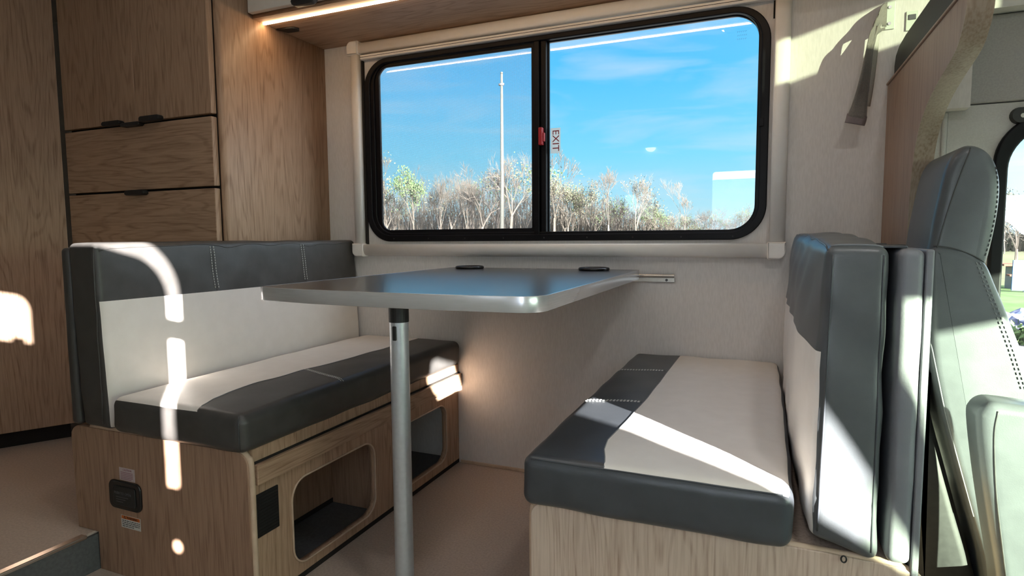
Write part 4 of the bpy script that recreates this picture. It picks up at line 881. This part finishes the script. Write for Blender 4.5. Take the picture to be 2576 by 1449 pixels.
M['leafolive'] = ext('budding_olive_leaves', (0.072, 0.074, 0.046), (0.092, 0.090, 0.060), 3)
M['understory'] = ext('understory_shade_leaves', (0.054, 0.062, 0.040), (0.078, 0.075, 0.056), 2)  # muted olive brown leaf colour for the undergrowth
M['polem'] = ext('pale_pole', (0.066, 0.066, 0.060), (0.060, 0.060, 0.054), 2, 0.5)
M['blue'] = ext('blue_board', (0.06, 0.11, 0.2), (0.05, 0.10, 0.18), 2)
M['whitep'] = ext('white_board', (0.22, 0.22, 0.22), (0.20, 0.20, 0.20), 2)
M['redwood'] = ext('red_stained_wood', (0.12, 0.045, 0.03), (0.10, 0.04, 0.025), 2)
M['tarp'] = ext('white_and_blue_tarp', (0.2, 0.2, 0.23), (0.04, 0.05, 0.11), 9)
tag(link('ground_field', box(-140, 90, 24, 160, GZ - 0.2, GZ), M['field']), 'dry spring field in front of the woods', 'ground', None, 'structure')
tag(link('ground_grass', box(-60, 60, 15.2, 24, GZ - 0.2, GZ + 0.003), M['grass']), 'green grass strip seen through the cab window', 'grass', None, 'structure')
tag(link('ground_pavement', box(-90, 90, -60, 15.2, GZ - 0.2, GZ), M['pave']), 'pale parking asphalt', 'pavement', None, 'structure')

def tree_mesh(seed, H=10.0, split0=0.35, spread=0.5, levels=5, r0=0.20, kids=(2, 3), droop=0.0, lenf=0.72, lean=(0, 0), twig=0.020):
    rng = random.Random(seed); mb = MB(); tips = []
    def seg(p, d, ln, r, lev):
        n = 3; pts = [p]; rad = [r]; q = p.copy(); dd = d.copy()
        for k in range(n):
            dd = (dd + Vector((rng.uniform(-1, 1), rng.uniform(-1, 1), rng.uniform(-0.4, 0.6))) * 0.13).normalized()
            q = q + dd * ln / n; pts.append(q.copy()); rad.append(max(r * (1 - 0.35 * (k + 1) / n), twig * 0.6))
        mb.add(tube_np(pts, rad, 5 if lev == 0 else 3, False))
        if lev >= levels: tips.append(q); return
        nk = rng.randint(*kids) + (1 if lev >= 2 else 0)
        a0 = rng.uniform(0, 6.28)
        for i in range(nk):
            az = a0 + i * 2 * PI / nk + rng.uniform(-0.5, 0.5); tilt = spread * rng.uniform(0.6, 1.25)
            o = dd.orthogonal().normalized(); o2 = dd.cross(o)
            nd = (dd * math.cos(tilt) + (o * math.cos(az) + o2 * math.sin(az)) * math.sin(tilt)); nd.z += 0.12 - droop; nd.normalize()
            st = pts[-1] if (i < 2 or lev == 0) else pts[-2]
            seg(st, nd, ln * lenf * rng.uniform(0.75, 1.15), max(rad[-1] * rng.uniform(0.55, 0.8), twig), lev + 1)
    d0 = Vector((lean[0], lean[1], 1)).normalized()
    L0 = H * split0
    seg(Vector((0, 0, 0)), d0, L0, r0, 0)
    zs = [v[2] if not isinstance(v, Vector) else v.z for v in mb.v]; k = H / max(zs)
    vv_ = [(v[0] * k, v[1] * k, v[2] * k) for v in mb.v]
    return py_mesh(vv_, mb.f), [(t.x * k, t.y * k, t.z * k) for t in tips]
def leaves_mesh(tips, n, jit, size, seed):
    rng = np.random.RandomState(seed); T = np.array(tips); c = T[rng.randint(0, len(T), n)] + rng.randn(n, 3) * jit
    a = rng.randn(n, 3); a /= np.linalg.norm(a, axis=1)[:, None]; b = rng.randn(n, 3); b -= a * (a * b).sum(1)[:, None]; b /= np.linalg.norm(b, axis=1)[:, None]
    V = np.stack([c - a * size, c + b * size * .7, c + a * size, c - b * size * .7], 1).reshape(-1, 3)
    me = bpy.data.meshes.new('leaves'); me.vertices.add(n * 4); me.vertices.foreach_set('co', V.ravel()); me.loops.add(n * 4); me.polygons.add(n)
    me.loops.foreach_set('vertex_index', np.arange(n * 4)); me.polygons.foreach_set('loop_start', np.arange(0, n * 4, 4)); me.update(calc_edges=True); return me
kinds = {}
kinds['tall'] = tree_mesh(11, 10, 0.42, 0.42, 6, 0.20, twig=0.013)
kinds['round'] = tree_mesh(23, 10, 0.30, 0.55, 5, 0.20, (2, 3))
kinds['vase'] = tree_mesh(35, 10, 0.36, 0.40, 5, 0.20, (3, 3), -0.05, twig=0.015)
kinds['wide'] = tree_mesh(41, 10, 0.34, 0.62, 5, 0.24, (3, 4), 0.02, twig=0.014)
kinds['narrow'] = tree_mesh(57, 10, 0.45, 0.26, 5, 0.13, (2, 2))
kinds['narrow2'] = tree_mesh(63, 10, 0.50, 0.22, 4, 0.11, (2, 3))
kinds['leaning'] = tree_mesh(71, 10, 0.34, 0.62, 5, 0.30, (2, 3), 0.04, lean=(0.30, 0))
kinds['twin'] = tree_mesh(88, 10, 0.24, 0.45, 6, 0.18, (2, 2), 0.0, lean=(-0.1, 0), twig=0.014)
for k_, (me, tips) in kinds.items(): me.name = 'tree_' + k_
def tree(kind, x, y, h, label, bark='bark', leaf=None, nleaf=0, sx=1.0, rot=0.0, group=None, lsize=0.16, jit=0.35):
    me, tips = kinds[kind]; s = h / 10.0
    t = empty('tree', (x, y, GZ), label=label, cat='tree', group=group)
    t.scale = (s * sx, s * sx, s); t.rotation_euler = (0, 0, rot)
    key = me.name + bark
    m2 = bpy.data.meshes.get(key)
    if m2 is None: m2 = me.copy(); m2.name = key; m2.materials.clear(); m2.materials.append(M[bark])
    o = bpy.data.objects.new('branches', m2); C.objects.link(o); o.parent = t
    if leaf:
        key = 'lv_%s_%s_%d_%s' % (kind, leaf, nleaf, lsize); lm = bpy.data.meshes.get(key)
        if lm is None: lm = leaves_mesh(tips, nleaf, jit, lsize, len(key)); lm.name = key; lm.materials.append(M[leaf])
        o = bpy.data.objects.new('foliage', lm); C.objects.link(o); o.parent = t
    return t
TY = 60.0
tree('tall', -41.3, TY, 12.2, 'leftmost tall bare tree with a vine covered trunk', 'bark', 'leafolive', 220, 0.75, 0.5, lsize=0.10, jit=0.8)
tree('round', -38.2, TY + 1, 9.7, 'tree with a bright green crown at the left of the window', 'bark', 'leafgreen', 1500, 0.62, 1.2, lsize=0.15, jit=0.4)
tree('vase', -34.5, TY + 1, 9.6, 'vase shaped bare tree right of the green crowned tree', 'bark', None, 0, 0.8, 2.0)
tree('vase', -31.6, TY + 2, 9.0, 'lower vase shaped bare tree left of the leaning tree', 'bark', None, 0, 0.7, 4.0)
tree('leaning', -28.8, TY - 2, 9.8, 'thick pale leaning tree just left of the pole', 'barkpale', None, 0, 1.0, 0.2)
tree('round', -27.3, TY + 1, 10.0, 'dense bare crown directly behind the pole', 'barkdark', None, 0, 0.8, 2.4)
tree('wide', -24.6, TY - 2, 11.0, 'wide crowned bare tree just right of the pole', 'barkpale', None, 0, 0.72, 1.0)
tree('twin', -20.2, TY - 1, 11.0, 'tall bare tree hard by the right of the mullion', 'bark', None, 0, 0.6, 2.2)
tree('round', -19.0, TY, 8.0, 'olive budding tree at the left end of the right pane', 'bark', 'leafolive', 1000, 0.8, 0.2, lsize=0.11)
tree('round', -16.6, TY + 1, 7.4, 'olive budding tree with forked dark boughs', 'barkdark', 'leafolive', 800, 0.85, 1.7, lsize=0.11)
tree('twin', -14.2, TY - 1, 8.6, 'twin stemmed bare tree in the middle of the right pane', 'barkpale', None, 0, 0.8, 0.0)
tree('vase', -11.9, TY, 7.9, 'bare tree with spreading top right of the twin stemmed tree', 'barkpale', 'leafolive', 200, 0.9, 0.8, lsize=0.1)
tree('round', -9.8, TY + 2, 4.8, 'low green budding tree in the right pane', 'bark', 'leafgreen', 700, 1.1, 0.4, lsize=0.10)
tree('tall', -6.9, TY - 1, 7.3, 'lone tall pale bare tree in the right half of the right pane', 'barkpale', None, 0, 0.75, 0.9)
tree('wide', -4.9, TY + 1, 4.6, 'low spreading pale bare tree right of the lone tall tree', 'barkpale', None, 0, 0.9, 0.3)
tree('round', -2.2, TY + 2, 4.6, 'low green budding tree near the right end of the right pane', 'bark', 'leafgreen', 500, 0.9, 2.6, lsize=0.09)
tree('round', 0.6, TY + 2, 5.0, 'low tree cut by the right edge of the right pane', 'bark', 'leafolive', 500, 0.9, 1.6, lsize=0.09)
rng = random.Random(5)
def hprof(x):
    return float(np.interp(x, [-46, -41, -38, -33, -30, -27, -24, -21, -19, -16, -13, -11, -8, -5, -2, 2, 30], [10.0, 10.0, 10.2, 9.8, 9.0, 10.2, 10.4, 9.6, 8.0, 7.2, 6.6, 5.8, 4.2, 4.0, 4.0, 3.8, 3.8]))
for i in range(88):
    x = -46 + 70 * (i + rng.random()) / 88
    h = hprof(x) * rng.uniform(0.72, 1.08)
    k_ = rng.choice(['narrow', 'narrow2', 'narrow', 'vase', 'round'] if x < -20 else ['round', 'vase', 'narrow', 'wide'])
    gl_ = rng.random() < (0.25 if x < -20 else 0.6)
    tree(k_, x, TY + rng.uniform(3, 9), h, 'slim bare tree in the woods behind the nearer trees', rng.choice(['bark', 'bark', 'barkpale', 'barkdark']),
         rng.choice(['leafolive', 'leafgreen']) if gl_ else None, 260, rng.uniform(0.7, 1.1), rng.uniform(0, 6.28), 'slim trees filling the woods', lsize=0.13, jit=0.6)
# thicket of thin stems and undergrowth between the trees
mb = MB(); r2 = random.Random(9)
for i in range(4200):
    x = r2.uniform(-95, 55); y = TY + r2.uniform(10.5, 16); h = hprof(x) * r2.uniform(0.35, 0.85); l1, l2 = r2.uniform(-0.6, 0.6), r2.uniform(-0.5, 0.5); r_ = r2.uniform(0.03, 0.085)
    mid = (x + l1 * 0.4 + r2.uniform(-.15, .15), y, GZ + h * 0.5)
    mb.add(tube_np([(x, y, GZ), mid, (x + l1, y + l2, GZ + h)], [r_, r_ * 0.7, 0.015], 3, False))
    if r2.random() < 0.8:
        mb.add(tube_np([mid, (mid[0] + r2.uniform(-1, 1), y, mid[2] + h * 0.25), (mid[0] + r2.uniform(-1.3, 1.3), y, mid[2] + h * 0.42)], [r_ * 0.5, 0.02, 0.012], 3, False))
tag(link('thicket', mb.mesh(), M['bark']), 'thicket of thin stems in the woods', 'thicket', None, 'stuff')
n = 66000; rr = np.random.RandomState(4); X = rr.uniform(-95, 55, n); hp = np.array([hprof(x) for x in X]); Z = GZ + hp * 0.50 * rr.rand(n) ** 1.1 * (0.7 + 0.5 * np.sin(X * 1.3) ** 2); Yy = TY + rr.uniform(16.7, 19, n)
ug = leaves_mesh(np.stack([X, Yy, Z], 1), n, 0.05, 0.20, 3)
tag(link('undergrowth', ug, M['understory']), 'budding undergrowth beneath the trees', 'undergrowth', None, 'stuff')
# pole
pq = empty('light_pole', (-17.6, 40, GZ), label='tall pale metal pole standing before the woods', cat='pole')
link('shaft', py_mesh(*tube_np([(-17.66, 40, GZ), (-17.56, 40, 5), (-17.53, 40, 12.5)], [0.165, 0.135, 0.085], 14)), M['polem'], pq, True)
link('cap', py_mesh(*tube_np([(-17.53, 40, 12.5), (-17.53, 40, 12.62)], [0.10, 0.08], 14)), M['polem'], pq, True)
link('bracket', py_mesh(*tube_np([(-17.72, 39.95, 11.75), (-17.34, 39.95, 11.75)], 0.09, 10)), M['ink'], pq, True)
# things seen through the cab door window
tree('round', 8.6, 27.5, 3.3, 'small leafy tree on the grass seen through the cab window', 'bark', 'leafolive', 1400, 0.9, 0.4, lsize=0.09, jit=0.25)
pt_ = empty('picnic_table', (7.3, 22.8, GZ), label='picnic table with a red top seen through the cab window', cat='table')
link('top', box(6.70, 8.5, 22.4, 23.2, GZ + 0.70, GZ + 0.76), M['redwood'], pt_)
link('bench_board', box(6.70, 8.5, 21.9, 22.2, GZ + 0.42, GZ + 0.47), M['redwood'], pt_)
for x in (6.95, 8.2): link('leg', box(x, x + 0.1, 22.5, 23.1, GZ + 0.003, GZ + 0.70), M['ink'], pt_)
sb = empty('sign_board', (6.9, 21.6, GZ), label='blue and white upright board by the picnic table', cat='board')
link('blue_face', box(6.58, 6.86, 21.3, 21.36, GZ + 0.05, GZ + 0.92), M['blue'], sb)
link('white_edge', box(6.865, 6.93, 21.3, 21.38, GZ + 0.003, GZ + 0.95), M['whitep'], sb)
tag(link('white_post', box(7.10, 7.22, 21.3, 21.4, GZ + 0.003, GZ + 0.80, 0.01), M['whitep']), 'short white post right of the blue board', 'post')
bm = bmesh.new(); bmesh.ops.create_icosphere(bm, subdivisions=4, radius=1.0)
for v in bm.verts:
    nz_ = 0.18 * math.sin(v.co.x * 7 + 1) * math.sin(v.co.y * 6) + 0.1 * math.sin(v.co.z * 13 + v.co.x * 9)
    v.co = v.co * (1 + nz_); v.co = Vector((4.15 + v.co.x * 0.75, 13.0 + v.co.y * 0.6, GZ + max(0.0, v.co.z) * 0.30))
tag(link('tarp_heap', bm_mesh(bm), M['tarp']), 'crumpled white and blue heap on the asphalt outside the cab window', 'heap')
tag(link('grass_tuft', leaves_mesh([(3.6, 11.2, GZ + 0.10), (3.9, 11.0, GZ + 0.08), (4.2, 11.3, GZ + 0.1), (3.4, 11.5, GZ + 0.08)], 700, 0.09, 0.06, 8), M['grass']), 'green tuft of weeds on the asphalt', 'weeds', None, 'stuff')
